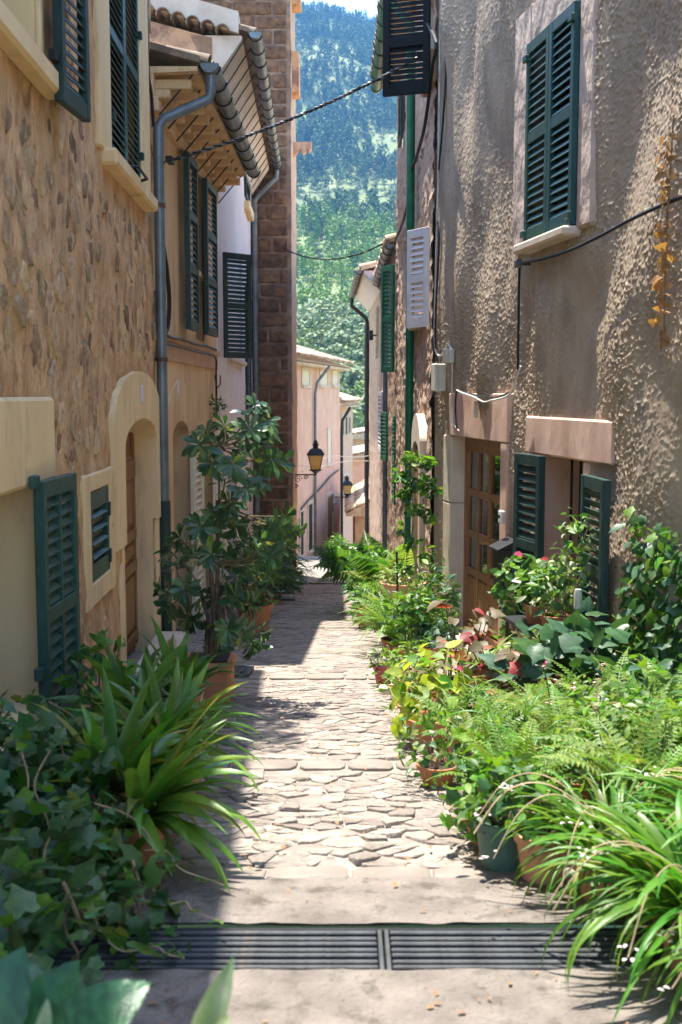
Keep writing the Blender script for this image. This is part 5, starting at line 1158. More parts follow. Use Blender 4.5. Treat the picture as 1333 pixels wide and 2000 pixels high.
def MM(loc, d, n, s, roll=0.):
    x = Vector(d).normalized(); z = Vector(n); z = z-x*z.dot(x); z = z.normalized() if z.length > 1e-4 else x.orthogonal().normalized(); y = z.cross(x)
    M_ = Matrix((x, y, z)).transposed().to_4x4() @ Matrix.Rotation(roll, 4, 'X') @ Matrix.Scale(s, 4); M_.translation = Vector(loc); return M_
def add_leaves(P, name, items, nparts=120, stuff='foliage'):
    """items: (template, material, matrix, weight)"""
    items = sorted(items, key=lambda q: -q[3]); by = {}
    for key, mat, M_, w_ in items[:nparts]: leafobj(name, key, mat, P, M_)
    for key, mat, M_, w_ in items[nparts:]: by.setdefault(mat, []).append((key, M_))
    for mat, L in by.items():
        BV, BT, off = [], [], 0
        for key, M_ in L:
            V0, T0 = TPL[key]; A = np.array(M_); BV.append(V0@A[:3, :3].T+A[:3, 3]); BT.append(T0+off); off += len(V0)
        tag(obj(stuff, trimesh(stuff, np.vstack(BV), np.vstack(BT), True), MT[mat], P), kind='stuff')
def outw(P, M_):
    """weight of a leaf: how far it sits towards the camera and up"""
    c = M_.translation; return c.z*1.2-c.y*.8+random.uniform(0, .25)+abs(M_.to_scale().x)*.6
def pot(P, r, h, mat, square=False, z=0., rim=True, dirt=True, loc=(0, 0)):
    m = MB(); x, y = loc
    if square:
        m.box(x-r, x+r, y-r, y+r, z, z+h, .02); o = m.build('pot', MT[mat], P); m = MB(); m.box(x-r-.015, x+r+.015, y-r-.015, y+r+.015, z+h-.06, z+h+.006, .012)
        m.build('rim', MT[mat], o); m = MB(); m.box(x-r*.85, x+r*.85, y-r*.85, y+r*.85, z+h+.004, z+h+.016); m.build('soil', MT['soil'], P); return
    k = .74; prof = [(0, 0), (r*k, 0), (r*.97, h*.8), (r*1.06, h*.8), (r*1.1, h*.99), (r*1.0, h), (r*.96, h*.97), (r*.9, h*.85), (0, h*.85)]
    m.lathe([(a, b+z) for a, b in prof], 22, (x, y, 0)); m.build('pot', MT[mat], P, True, ang=35)
    m = MB(); m.lathe([(0, h*.9+z), (r*.93, h*.9+z)], 14, (x, y, 0)); m.build('soil', MT['soil'], P)
def plant(name, label, cat, X, Y, z=None, group=None): return thing(name, label, cat, (X, Y, (gz(Y)+.02) if z is None else z), 0, group)
def rosette(P, n, L, keys, mats, z0=0., r0=.03, az=(0, 360), sp=(.65, 1.15), nparts=120, name='leaf', cx=0, cy=0, tl=8):
    it = []
    for i in range(n):
        a = math.radians(random.uniform(*az)); rr = r0*math.sqrt(random.random()); s = L*random.uniform(*sp)
        M_ = Matrix.Translation((cx+rr*math.cos(a), cy+rr*math.sin(a), z0)) @ Matrix.Rotation(a+random.uniform(-.4, .4), 4, 'Z') @ Matrix.Rotation(math.radians(random.uniform(-tl, tl)), 4, 'Y') @ Matrix.Rotation(random.uniform(-.35, .35), 4, 'X') @ Matrix.Scale(s, 4)
        it.append((random.choice(keys), random.choice(mats), M_, s+random.uniform(0, .05)-.15*math.sin(a)))
    add_leaves(P, name, it, nparts)
def cloud(blobs, n, keys, mats, size, up=.35, inner=.55, jit=.5):
    it = []; tot = sum(b[3]*b[4]*b[5] for b in blobs)
    for b in blobs:
        for i in range(int(n*b[3]*b[4]*b[5]/tot)+1):
            d = Vector((random.gauss(0, 1), random.gauss(0, 1), random.gauss(.15, 1))).normalized(); rr = random.uniform(inner, 1.05)
            c = Vector((b[0]+d.x*b[3]*rr, b[1]+d.y*b[4]*rr, b[2]+d.z*b[5]*rr)); n_ = Vector((d.x, d.y, d.z+up))+Vector((random.gauss(0, jit), random.gauss(0, jit), random.gauss(0, jit)))
            ax = Vector((random.gauss(0, 1), random.gauss(0, 1), random.gauss(-.2, .6)))+d*.6; M_ = MM(c, ax, n_, size*random.uniform(.6, 1.25)); it.append((random.choice(keys), random.choice(mats), M_, 0))
    return it
def weigh(it): return [(k, m_, M_, outw(None, M_)) for k, m_, M_, w_ in it]
def stems(P, n, z0, tips, r=.006, mat='vine_stem', name='stem'):
    for i in range(n):
        t = Vector(random.choice(tips)); b = Vector((t.x*.15, t.y*.15, z0)); mid = (b+t)/2+Vector((random.gauss(0, .03), random.gauss(0, .03), .03)); m = MB(); m.tube(spline([b, mid, t], 4), r*.75, 5); m.build(name, MT[mat], P, True)
def bush(name, label, X, Y, blobs, n, keys, mats, size, nparts=80, potspec=None, z=None, nst=6, up=.35, cat='plant', leaf='leaf'):
    P = plant(name, label, cat, X, Y, z); z0 = 0
    if potspec: pot(P, *potspec); z0 = potspec[1]*.85
    it = cloud(blobs, n, keys, mats, size, up); add_leaves(P, leaf, weigh(it), nparts); stems(P, nst, z0, [tuple(q[2].translation) for q in it]); return P
IV = ['ivy0', 'ivy1', 'ivy2']; EL = ['ellip0', 'ellip1', 'ellip2']; OB = ['obov0', 'obov1', 'obov2']; LA = ['lance0', 'lance1', 'lance2']; HE = ['heart0', 'heart1', 'heart2']
FE = [f'fern{k}' for k in range(5)]; ST = [f'strap{k}' for k in range(6)]; BR = [f'broad{k}' for k in range(6)]; GR = [f'grass{k}' for k in range(6)]; PA = [f'palm{k}' for k in range(5)]; FT = [f'feather{k}' for k in range(5)]; SW = [f'sword{k}' for k in range(6)]
# ------------------------------------------------------------------ left side
random.seed(31)
P = plant('ivy', 'mass of dark ivy spilling over the lower left corner', 'ivy', -1.0, 3.6)
bl = [(-.28, .75, .08, .34, .4, .34), (-.08, .25, .08, .38, .35, .34), (.10, -.15, .08, .34, .3, .26), (-.1, -.6, .14, .32, .35, .32), (.25, -.35, .06, .24, .26, .2), (.18, -.75, .1, .26, .3, .2), (.36, -.55, .03, .2, .26, .14), (-.45, .2, .12, .3, .6, .38)]
it = cloud(bl, 1500, IV, ['leaf_ivy', 'leaf_ivy', 'leaf_ivy', 'leaf_mid', 'leaf_mid', 'leaf_strap'], .08, .3, .6, .6)+cloud(bl, 700, IV+['heart1', 'ellip2'], ['leaf_ivy', 'leaf_mid', 'leaf_strap', 'leaf_strap_tip'], .045, .2, .8, .8)
add_leaves(P, 'leaf', weigh(it), 290)
m = MB(); m.box(-.45, .1, -.8, .95, -.05, .14, .03); m.build('planter', MT['green_pot'], P)
for k in range(9):
    b = random.choice(bl[:4]); a = random.uniform(-2.4, .6); p0_ = Vector((b[0], b[1], .05)); t_ = Vector((b[0]+b[3]*1.08*math.cos(a), b[1]+b[4]*1.08*math.sin(a), b[2]+b[5]*random.uniform(-.3, .8))); md = (p0_+t_)/2+Vector((math.cos(a), math.sin(a), .3))*.16
    m = MB(); m.tube(spline([p0_, md, t_, t_+Vector((math.cos(a)*.05, math.sin(a)*.05, -.12))], 5), .0055, 5); m.build('stem', MT['vine_stem'], P, True)
for k in range(8):
    b = bl[k % 5]; a0 = random.uniform(-2.6, .4); pts_ = []
    for q in range(6):
        el = 1.2-q*.42; aa = a0+random.uniform(-.25, .25); pts_.append((b[0]+b[3]*.98*math.cos(aa)*math.cos(el), b[1]+b[4]*.98*math.sin(aa)*math.cos(el), max(.02, b[2]+b[5]*.98*math.sin(el))))
    m = MB(); m.tube(spline(pts_, 5), .0042, 5); m.build('stem', MT['vine_stem'], P, True)
it = []
for k in range(7):
    x0, y0 = random.uniform(.15, .4), random.uniform(-.55, .3); pts_ = [Vector((x0, y0, .14))]; 
    for q in range(5): pts_.append(pts_[-1]+Vector((random.uniform(.03, .09), random.uniform(-.06, .03), random.uniform(-.05, .015)))); pts_[-1].z = max(pts_[-1].z, .03)
    m = MB(); m.tube(spline(pts_, 4), .0028, 4); m.build('trailing_stem', MT['cane'], P, True)
    for p_ in pts_[1:]:
        for q in range(2): it.append((random.choice(EL), 'leaf_bright', MM(p_, (random.gauss(0, 1), random.gauss(0, 1), .3), (0, 0, 1), .03), 0))
add_leaves(P, 'small_leaf', it, 70)
g = gpx(372, 1470)
def strapplant(label, px, py, n, L, keys, mats, potspec=None, az=(0, 360), nparts=70, sp=(.6, 1.15), dx=0):
    g = gpx(px, py); P = plant('strap_leaf_plant', label, 'plant', g.x+dx, g.y, None, 'strap-leaved plants along the left wall'); z0 = 0
    if potspec: pot(P, *potspec); z0 = potspec[1]*.85
    rosette(P, n, L, keys, mats, z0, .07, az, sp, nparts); return P
sm = ['leaf_strap']*5+['leaf_strap_tip']
strapplant('broad-leaved plant with upright leaves in front of the square terracotta planter', 350, 1425, 30, .46, BR, ['leaf_strap', 'leaf_mid'], (.13, .2, 'terracotta'))
strapplant('broad dark-leaved plant against the wall below the small shuttered window', 262, 1470, 28, .46, BR, ['leaf_strap', 'leaf_mid'], (.13, .2, 'terracotta'))
strapplant('strap-leaved plant in a pale square pot left of the leaf shadows', 330, 1555, 64, .44, ST, sm, (.13, .2, 'pale_terracotta', True))
strapplant('strap-leaved plant crowded behind the pale square pot', 285, 1560, 50, .46, ST, sm, (.13, .2, 'terracotta'))
strapplant('strap-leaved plant with yellow-tipped blades reaching over the paving above the grate', 262, 1690, 66, .46, ST, sm, (.12, .16, 'terracotta'), (-75, 80))
strapplant('strap-leaved plant half buried in the ivy', 215, 1640, 54, .46, ST, sm, (.12, .2, 'terracotta'))
strapplant('grassy plant with thin arching blades below the square planter', 385, 1465, 60, .34, GR, ['leaf_pale', 'leaf_bright', 'leaf_grass'], (.09, .14, 'terracotta'))
bush('leafy_plant', 'bright small-leaved plant under the green shutter', -1.3, 5.9, [(0, 0, .3, .2, .25, .3)], 130, IV+EL, ['leaf_mid', 'leaf_bright'], .085, 60, (.12, .18, 'terracotta'))
# square planter with the glossy shrub
random.seed(41)
g = gpx(408, 1378); P = plant('glossy_shrub', 'tall glossy-leaved shrub in a square terracotta planter by the left downpipe', 'shrub', g.x-.02, g.y+.2)
pot(P, .16, .27, 'terracotta', True)
B0 = Vector((g.x-.02, g.y+.2, gz(g.y+.2)+.02))
tips = ((498, 792), (522, 822), (530, 848), (488, 838), (508, 862), (440, 832), (402, 842), (388, 868), (425, 868), (470, 878), (455, 905), (500, 900), (532, 897), (545, 905), (505, 935), (482, 955), (440, 935), (415, 905), (450, 985), (560, 1008), (577, 1040), (548, 1030), (572, 1062), (540, 1062), (512, 1030), (530, 1085), (500, 1065), (462, 1030), (425, 1012), (392, 1030), (352, 1050), (332, 1075), (345, 1100), (378, 1085), (412, 1082), (445, 1095), (480, 1105), (512, 1120), (360, 1150), (318, 1158), (330, 1185), (392, 1170), (425, 1165), (460, 1165), (492, 1180), (405, 1225), (445, 1230), (475, 1238), (512, 1240), (430, 1270), (500, 1262), (365, 1210))
forks = [Vector((.02, .02, .95)), Vector((.06, .08, 1.35)), Vector((-.08, .05, .8)), Vector((.1, 0, .7)), Vector((.08, .1, 1.75))]
m = MB()
for f, r in zip(forks, (.022, .016, .018, .016, .01)): m.tube([(f.x*.3, f.y*.3, .22), (f.x*.4+.03, f.y*.5, .55), tuple(f)], [r, r*.85, r*.6], 7)
tag(m.build('trunk', MT['bark'], P, True), kind='stuff')
it = []
for (px, py) in tips:
    Y = B0.y+random.uniform(-.4, .25); t_ = atY(px, py, Y)-B0; f = min((q for q in forks if q.z < t_.z+.35), key=lambda q: (q-t_).length, default=forks[3]); f = f*.98
    md = f*.5+t_*.5+Vector((random.gauss(0, .03), random.gauss(0, .03), -.04)); m = MB(); m.tube(spline([f, md, t_], 4), .0055, 5); m.build('branch', MT['bark'], P, True)
    d0 = (t_-md).normalized()
    for k, fr in enumerate((1., .72) if py < 970 else (1., .84, .64)):
        c = md.lerp(t_, fr) if fr < 1 else t_; nn = 12 if k == 0 else 6
        for q in range(nn):
            a = q*2.4+random.uniform(-.3, .3); u = d0.orthogonal().normalized(); v = d0.cross(u); rad = u*math.cos(a)+v*math.sin(a); ax = rad+d0*random.uniform(.0, .9)+Vector((0, 0, -.15)); nrm = d0-rad*.4+Vector((0, 0, .4))
            it.append((random.choice(OB), random.choices(['leaf_pitto', 'leaf_pitto_new', 'leaf_gold'], (8, 3, .15))[0], MM(c+rad*.008, ax, nrm, random.uniform(.075, .125)), 0))
add_leaves(P, 'leaf', weigh(it), 295)
print('shrub leaves', len(it))
pst = gpx(338, 1330); e = thing('wooden_stake', 'broken tan wooden post behind the broad-leaved plant', 'post', (pst.x, pst.y, gz(pst.y))); m = MB(); zt = atY(338, 1248, pst.y).z-gz(pst.y); m.lathe([(0, 0), (.036, 0), (.034, zt*.5), (.036, zt*.97), (.028, zt), (.012, zt*1.01), (0, zt*1.0)], 12); m.build('post', MT['cane'], e, True); m = MB(); m.tube([(.01, 0, zt), (.012, .01, zt+.03)], [.012, .004], 6); m.build('splinter', MT['raw_wood'], e)
# plants farther down the left wall
random.seed(43)
bush('leafy_plant', 'dense dark shrub at the foot of the pale plaster house', -1.2, 15.2, [(0, 0, .6, .4, .6, .5), (.1, .7, .8, .4, .6, .5)], 900, LA, ['leaf_blue', 'leaf_mid'], .13, 120, (.2, .3, 'terracotta'))
bush('leafy_plant', 'broad-leaved dark plant on the shady side just before the block wall', -1.15, 18.3, [(0, 0, .55, .45, .6, .45)], 320, LA, ['leaf_mid', 'leaf_blue'], .26, 100, (.2, .3, 'terracotta'))
P = plant('spiky_plant', 'grey-green spiky tuft in a pot touching the block wall edge', 'plant', -1.05, 21.5); pot(P, .2, .35, 'green_pot'); rosette(P, 90, .7, GR, ['leaf_blue', 'leaf_grass'], .3, .1, nparts=60)
bush('leafy_plant', 'sunlit leafy shrub standing behind the glossy one beside the brown blocks', -.98, 12.6, [(0, 0, .6, .28, .35, .35)], 330, OB, ['leaf_pitto', 'leaf_pitto_new'], .12, 120, (.2, .3, 'terracotta'))
bush('air_plant', 'small hanging tuft under the hook on the beige wall', *L2.w(L2.S(424, .1), .1, 0)[:2], [(0, 0, 0, .09, .09, .12)], 90, ['grass1', 'grass2', 'lance0'], ['leaf_blue', 'leaf_mid'], .12, 40, None, L2.Z(424, 795, .1), 2)
# roof shrub whose shadow falls on the street
bush('roof_shrub', 'leafy shrub leaning over the roof edge of the rubble house, above the picture', -1.62, 8.1, [(.05, 0, .3, .28, .45, .25), (.2, -.35, .2, .2, .3, .16), (.12, .5, .25, .2, .25, .2)], 420, EL+LA, ['leaf_mid'], .13, 60, None, ZT1+.1, 8)
# foreground leaves, lower left
random.seed(47)
P = plant('large_leaf_plant', 'out-of-focus plant with big shiny green leaves in the bottom left corner', 'plant', -.72, 1.35, .08); pot(P, .14, .22, 'terracotta')
for k, (px, py, Y, s, d, n_) in enumerate(((150, 2015, 1.62, .125, (.62, .25, .42), (-.25, -.7, .7)), (60, 2020, 1.75, .13, (.35, .2, .6), (-.1, -.8, .5)), (-30, 2010, 1.7, .13, (.3, .2, .65), (.2, -.8, .5)), (40, 1985, 2.0, .12, (-.5, .3, .45), (.1, -.6, .7)), (-40, 1960, 1.9, .12, (.55, .3, .3), (0, -.5, .8)))):
    p_ = atY(px, py, Y)-P.location; leafobj('leaf', 'big0', 'leaf_rubber', P, MM(p_, d, n_, s)); m = MB(); m.tube([(0, 0, .18), tuple(p_*.6+Vector((0, 0, .02))), tuple(p_)], [.009, .007, .004], 6); m.build('stem', MT['leaf_mid'], P, True)
strap('fore', .34, 70, 55, 8, .15, base=.5, tip=3)
P = plant('pale_leaf_plant', 'pale green upright blades rising from below the picture, left of centre', 'plant', -.36, 1.42, .08); pot(P, .08, .12, 'terracotta')
for k, (px, py, px2, py2, Y, w_) in enumerate(((375, 2060, 452, 1872, 1.55, 1), (400, 2050, 445, 1985, 1.5, .8), (75, 2060, 92, 1955, 1.5, .8))):
    a, b = atY(px, py, Y)-P.location, atY(px2, py2, Y+.06)-P.location; M_ = MM(a, b-a, (.35, -.8, .4), (b-a).length*1.03) @ Matrix.Rotation(math.radians(62), 4, 'Y'); leafobj('leaf', 'fore', 'leaf_pale', P, M_)
    m = MB(); m.tube([(0, 0, .1), tuple(a*.5+Vector((0, 0, .03))), tuple(a)], .004, 5); m.build('stem', MT['leaf_mid'], P, True)
# ------------------------------------------------------------------ right side
random.seed(51)
gm = ['leaf_grass']*10+['leaf_bright']*5+['leaf_strap_tip']
for X, Y, n, L, lb in ((1.0, 2.95, 200, .46, 'huge spider plant overflowing its pot in the lower right corner'), (1.28, 3.35, 170, .46, 'spider plant at the right edge behind the huge one'), (.86, 3.42, 130, .34, 'smaller spider plant on the street side, at the right end of the grate'), (1.2, 2.5, 150, .44, 'spider plant cut off by the bottom right corner')):
    P = plant('spider_plant', lb, 'plant', X, Y, None, 'spider plants in the right foreground'); pot(P, .13, .13, 'pale_terracotta'); rosette(P, int(n*1.7), L, GR+GR+SW[1:3], gm, .13, .12, nparts=200, sp=(.5, 1.15), tl=14)
    for k in range(5):
        a = random.uniform(2, 5); m = MB(); q = [(0, 0, .22), (.2*math.cos(a), .2*math.sin(a), .36), (.34*math.cos(a), .34*math.sin(a), .34), (.44*math.cos(a), .44*math.sin(a), .2)]; m.tube(spline(q), .002, 4); m.build('runner', MT['cane'], P, True)
        add_leaves(P, 'flower', [(random.choice(['petal0', 'petal1']), 'petal_white', MM(Vector(q[2+k % 2])+Vector((random.gauss(0, .02), random.gauss(0, .02), .01)), (random.gauss(0, 1), random.gauss(0, 1), .3), (0, 0, 1), .014), 0) for _ in range(5)], 5)
fm = ['leaf_fern']*4+['leaf_fern_pale']*3+['leaf_bright']*2+['leaf_strap_tip']
for X, Y, n, L, lb in ((.66, 4.2, 34, .44, 'sword fern nearest the paving, above the green pot'), (1.12, 4.05, 40, .52, 'sword fern behind the huge spider plant'), (1.0, 4.85, 40, .5, 'sword fern in the middle of the right bed'), (1.5, 4.6, 38, .56, 'tall sword fern at the right edge of the picture'), (1.35, 5.45, 42, .5, 'sword fern below the grey post'), (.64, 5.15, 30, .4, 'small sword fern at the edge of the cobbles'), (1.78, 5.6, 36, .55, 'sword fern against the stucco below the climbing ivy'), (1.02, 5.7, 36, .42, 'pale sword fern behind the golden-leaved plant')):
    P = plant('sword_fern', lb, 'fern', X, Y, None, 'sword ferns in the right bed'); pot(P, .11, .13, random.choice(('terracotta', 'green_pot'))); rosette(P, int(n*1.25), L, FE, fm, .13, .06, nparts=60, name='frond', tl=16)
for X, Y, n, L, lb in ((.66, 4.6, 60, .42, 'umbrella grass with thin whorled blades at the paving edge'), (.62, 5.45, 50, .36, 'small umbrella grass left of the golden-leaved plant'), (.95, 4.45, 60, .45, 'umbrella grass between the ferns')):
    P = plant('umbrella_grass', lb, 'plant', X, Y); pot(P, .1, .16, 'terracotta')
    for k in range(5):
        a = random.uniform(0, 6.28); r = random.uniform(.02, .16); h = random.uniform(.22, .4); c = (r*math.cos(a), r*math.sin(a)); m = MB(); m.tube([(0, 0, .12), (c[0], c[1], h)], .004, 5); m.build('stalk', MT['leaf_mid'], P, True); rosette(P, n//4, L*.6, GR[1:4], ['leaf_grass', 'leaf_fern'], h, .005, nparts=12, cx=c[0], cy=c[1], tl=25)
# pots seen at the paving edge
def potted(label, px, py, r, h, mat, n, keys, mats, size, R=None, dy=0):
    g = gpx(px, py); P = plant('potted_plant', label, 'plant', g.x, g.y+r+dy); pot(P, r, h, mat); R = R or r*1.3
    it = cloud([(0, 0, h+R*.5, R, R, R*.8)], n, keys, mats, size); add_leaves(P, 'leaf', weigh(it), 60); stems(P, 5, h*.85, [tuple(q[2].translation) for q in it], .004); return P
potted('small round-leaved plant in a glazed red pot on the cobbles', 750, 1343, .075, .14, 'red_glaze', 110, EL, ['leaf_mid', 'leaf_pale'], .045, .11)
potted('seedling in a small orange terracotta pot right of the red pot', 789, 1352, .07, .14, 'terracotta', 24, EL, ['leaf_bright'], .05, .05)
potted('leafy plant in a terracotta pot just behind the orange one', 826, 1335, .08, .15, 'terracotta', 90, LA, ['leaf_mid', 'leaf_bright'], .07, .13)
potted('blue-green plant in a wide terracotta pot before the glazed door', 855, 1300, .11, .14, 'terracotta', 90, IV, ['leaf_blue'], .08, .17)
potted('green plant in a dark green pot in front of the ferns, above the grate', 985, 1715, .09, .17, 'green_pot', 120, EL+IV, ['leaf_bright', 'leaf_mid'], .06, .16)
potted('trailing plant in a terracotta pot beside the green pot', 1068, 1742, .09, .16, 'pale_terracotta', 90, HE, ['leaf_mid', 'leaf_bright'], .05, .14)
# golden coleus, begonias, big ivy
random.seed(57)
bush('coleus', 'golden-leaved plant at the left edge of the right bed', .46, 5.85, [(0, 0, .25, .2, .2, .2), (.05, .25, .3, .2, .18, .2)], 95, HE, ['leaf_gold', 'leaf_gold', 'leaf_bright'], .095, 90, (.11, .16, 'terracotta'), up=.8)
for X, Y, h, n, lb in ((.80, 7.35, .62, 14, 'tall begonia with orange-red leaves beside the door step'), (1.02, 6.95, .5, 16, 'begonia with coppery leaves in the middle of the bed'), (.66, 6.85, .36, 12, 'low begonia with silver and red leaves near the cobbles'), (1.1, 6.25, .42, 14, 'begonia with red-backed leaves left of the big ivy leaves'), (.58, 6.35, .26, 9, 'small dark begonia at the paving edge')):
    P = plant('begonia', lb, 'begonia', X, Y, None, 'begonias in the right bed'); pot(P, .1, .16, 'terracotta'); it = []
    for k in range(n):
        a = random.uniform(0, 6.28); r = random.uniform(.05, .24); t_ = Vector((r*math.cos(a), r*math.sin(a), h*random.uniform(.55, 1.05))); m = MB(); m.tube([(0, 0, .14), tuple(t_*.6), tuple(t_)], [.006, .005, .003], 5); m.build('stem', MT['rust'], P, True)
        for q in range(2): it.append((random.choice(HE+IV), random.choice(['leaf_red', 'leaf_begonia', 'leaf_begonia']), MM(t_, (math.cos(a+random.gauss(0, .8)), math.sin(a+random.gauss(0, .8)), -.25), (random.gauss(0, .4), -.3+random.gauss(0, .3), 1), random.uniform(.07, .135)), 1))
    add_leaves(P, 'leaf', it, 60)
P = plant('variegated_grass', 'pale striped grassy plant before the glazed door', 'plant', 1.0, 7.75); pot(P, .11, .16, 'terracotta'); rosette(P, 46, .45, ST[:4]+GR[:3], ['leaf_pale', 'leaf_fern_pale'], .14, .05, nparts=46)
P = plant('variegated_grass', 'pale grassy tuft hanging over the edge above the golden plant', 'plant', .62, 6.6); pot(P, .1, .14, 'terracotta'); rosette(P, 60, .36, GR, ['leaf_fern_pale', 'leaf_bright'], .12, .05, nparts=60)
bush('large_ivy', 'large blue-green ivy leaves in the middle of the right bed', 1.22, 6.3, [(0, 0, .36, .28, .3, .24), (.2, .2, .42, .22, .25, .24)], 110, IV, ['leaf_blue', 'leaf_mid'], .15, 110, (.14, .22, 'terracotta'), up=.9)
bush('leafy_plant', 'fine pale-leaved plant under the big ivy leaves', 1.3, 5.9, [(0, 0, .2, .35, .25, .16)], 420, EL, ['leaf_pale', 'leaf_bright', 'leaf_mid'], .045, 80, (.12, .16, 'terracotta'))
bush('leafy_plant', 'small bright bushy plant behind the begonias', 1.25, 7.1, [(0, 0, .28, .28, .25, .2)], 420, EL, ['leaf_bright', 'leaf_mid', 'leaf_pale'], .05, 80, (.12, .18, 'terracotta'))
bush('leafy_plant', 'low mixed greenery filling the bed under the ferns', .85, 4.6, [(0, 0, .12, .3, .5, .14), (.4, .2, .14, .4, .6, .15)], 800, EL+IV, ['leaf_mid', 'leaf_bright', 'leaf_fern'], .055, 80, (.1, .1, 'terracotta'))
bush('leafy_plant', 'low tangle of green leaves at the foot of the stucco wall', 1.75, 6.3, [(0, 0, .2, .25, .6, .24)], 420, EL+IV, ['leaf_mid', 'leaf_blue'], .08, 80, (.12, .16, 'terracotta'))
bush('leafy_plant', 'low leafy filler between the begonias and the paving', .78, 6.1, [(0, 0, .14, .25, .4, .15)], 420, EL, ['leaf_mid', 'leaf_bright'], .05, 80, (.1, .1, 'terracotta'))
for X, Y, n, sz, ks, ms, rr, lb in ((.44, 5.0, 260, .05, EL, ['leaf_bright', 'leaf_mid', 'leaf_pale'], .2, 'small bright plant bordering the cobbles below the golden one'), (.44, 6.7, 240, .055, EL+LA, ['leaf_mid', 'leaf_fern_pale', 'leaf_bright'], .19, 'mixed small plant bordering the cobbles beyond the golden one'), (.46, 7.6, 260, .05, EL, ['leaf_bright', 'leaf_fern_pale'], .2, 'light green plant right of the pale slab'), (.55, 4.05, 220, .055, EL+IV, ['leaf_bright', 'leaf_mid'], .18, 'ivy-like plant creeping onto the paving by the green pot'), (1.5, 5.2, 300, .09, EL+LA, ['leaf_mid', 'leaf_bright', 'leaf_blue'], .3, 'taller mixed greenery behind the ferns'), (1.2, 4.5, 300, .06, EL, ['leaf_bright', 'leaf_pale', 'leaf_mid'], .3, 'small pale flowers and leaves showing between the ferns')):
    bush('leafy_plant', lb, X, Y, [(0, 0, rr*.9, rr, rr*1.6, rr*.9)], n, ks, ms, sz, 70, (.09, .09, 'terracotta'))
for X, Y, h, n, lb in ((1.62, 4.0, .62, 7, 'thin flowering stems at the right edge above the spider plants'), (1.05, 5.3, .5, 7, 'loose flowering stems rising out of the ferns')):
    P = plant('flowering_plant', lb, 'plant', X, Y); pot(P, .09, .1, 'terracotta'); it = []
    for k in range(n):
        a = random.uniform(0, 6.28); t_ = Vector((.3*math.cos(a)*random.random(), .3*math.sin(a)*random.random(), h*random.uniform(.7, 1.1))); m = MB(); m.tube(spline([(0, 0, .08), tuple(t_*.6+Vector((0, 0, .06))), tuple(t_)]), .003, 4); m.build('stem', MT['leaf_mid'], P, True)
        for q in range(7): it.append((random.choice(LA), random.choice(['leaf_mid', 'leaf_pale']), MM(t_*random.uniform(.4, .95), (random.gauss(0, 1), random.gauss(0, 1), .2), (0, 0, 1), .06), 0))
        for q in range(6): it.append(('petal%d' % (q % 3), 'petal_white' if q % 2 else 'petal_pink', MM(t_+Vector((random.gauss(0, .012), random.gauss(0, .012), random.gauss(0, .012))), (random.gauss(0, 1), random.gauss(0, 1), .4), (0, 0, 1), .018), 1))
    add_leaves(P, 'leaf', it, 95)
# fallen leaves and grit
BV, BT, off = [], [], 0
for k in range(700):
    Y = 1.8+random.random()**1.5*14; X = random.uniform(-.9, .75)*(1 if Y > 4 else 1.2)
    if abs(Y-3.085) < .16: continue
    key = random.choice(['petal0', 'ellip1', 'lance2']); V0, T0 = TPL[key]; A = np.array(MM((X, Y, gz(Y)+.03), (random.gauss(0, 1), random.gauss(0, 1), .05), (random.gauss(0, .2), random.gauss(0, .2), 1), random.uniform(.008, .028))); BV.append(V0@A[:3, :3].T+A[:3, 3]); BT.append(T0+off); off += len(V0)
tag(obj('leaf_litter', trimesh('leaf_litter', np.vstack(BV), np.vstack(BT), True), MT['dry_leaf']), kind='stuff')
# plant stand under the low right window
sx, sy = 1.45, 7.75; sz = gz(sy); stand_h = .46
e = thing('plant_stand', 'iron plant stand under the low right window, hidden by foliage', 'stand', (sx, sy, sz+.02), .17)
m = MB(); m.box(-.17, .17, -.5, .5, stand_h-.03, stand_h, .005); m.build('shelf', MT['iron'], e)
for a in (-.15, .15):
    for b in (-.46, .46): m = MB(); m.tube([(a, b, -.02), (a, b, stand_h-.03)], .012, 6); m.build('leg', MT['iron'], e)
zs_ = sz+.02+stand_h
bush('camellia', 'pale-leaved shrub with white flowers in a pot before the low right window', sx, sy-.25, [(0, 0, .32, .2, .22, .2), (.1, -.1, .6, .12, .12, .28)], 300, EL+LA, ['leaf_mid', 'leaf_pale', 'leaf_bright'], .085, 120, (.1, .15, 'terracotta'), zs_)
P = bush('anthurium', 'plant with red flower spathes before the low right window', sx-.05, sy+.2, [(0, 0, .3, .16, .18, .16)], 60, HE, ['leaf_bright', 'leaf_mid'], .12, 60, (.09, .14, 'terracotta'), zs_)
for k, (dx, dy, h, m_) in enumerate(((-.12, -.05, .5, 'petal_pink'), (.06, -.1, .47, 'leaf_red'), (-.14, -.15, .33, 'petal_white'), (.0, -.12, .3, 'petal_white'))):
    m = MB(); m.tube([(0, 0, .14), (dx*.6, dy*.6, h*.7), (dx, dy, h)], .004, 5); m.build('flower_stalk', MT['leaf_mid'], P, True); leafobj('flower', HE[k % 3], m_, P, MM((dx, dy, h), (-.8, -.3, .2), (.2, -.6, .7), .065))
bush('leafy_plant', 'bright round-leaved plant leaning over the black mailbox', 1.30, 8.55, [(0, 0, .75, .12, .12, .22), (0, 0, .4, .12, .12, .25)], 130, HE+EL, ['leaf_bright', 'leaf_mid'], .08, 80, (.11, .2, 'terracotta'))
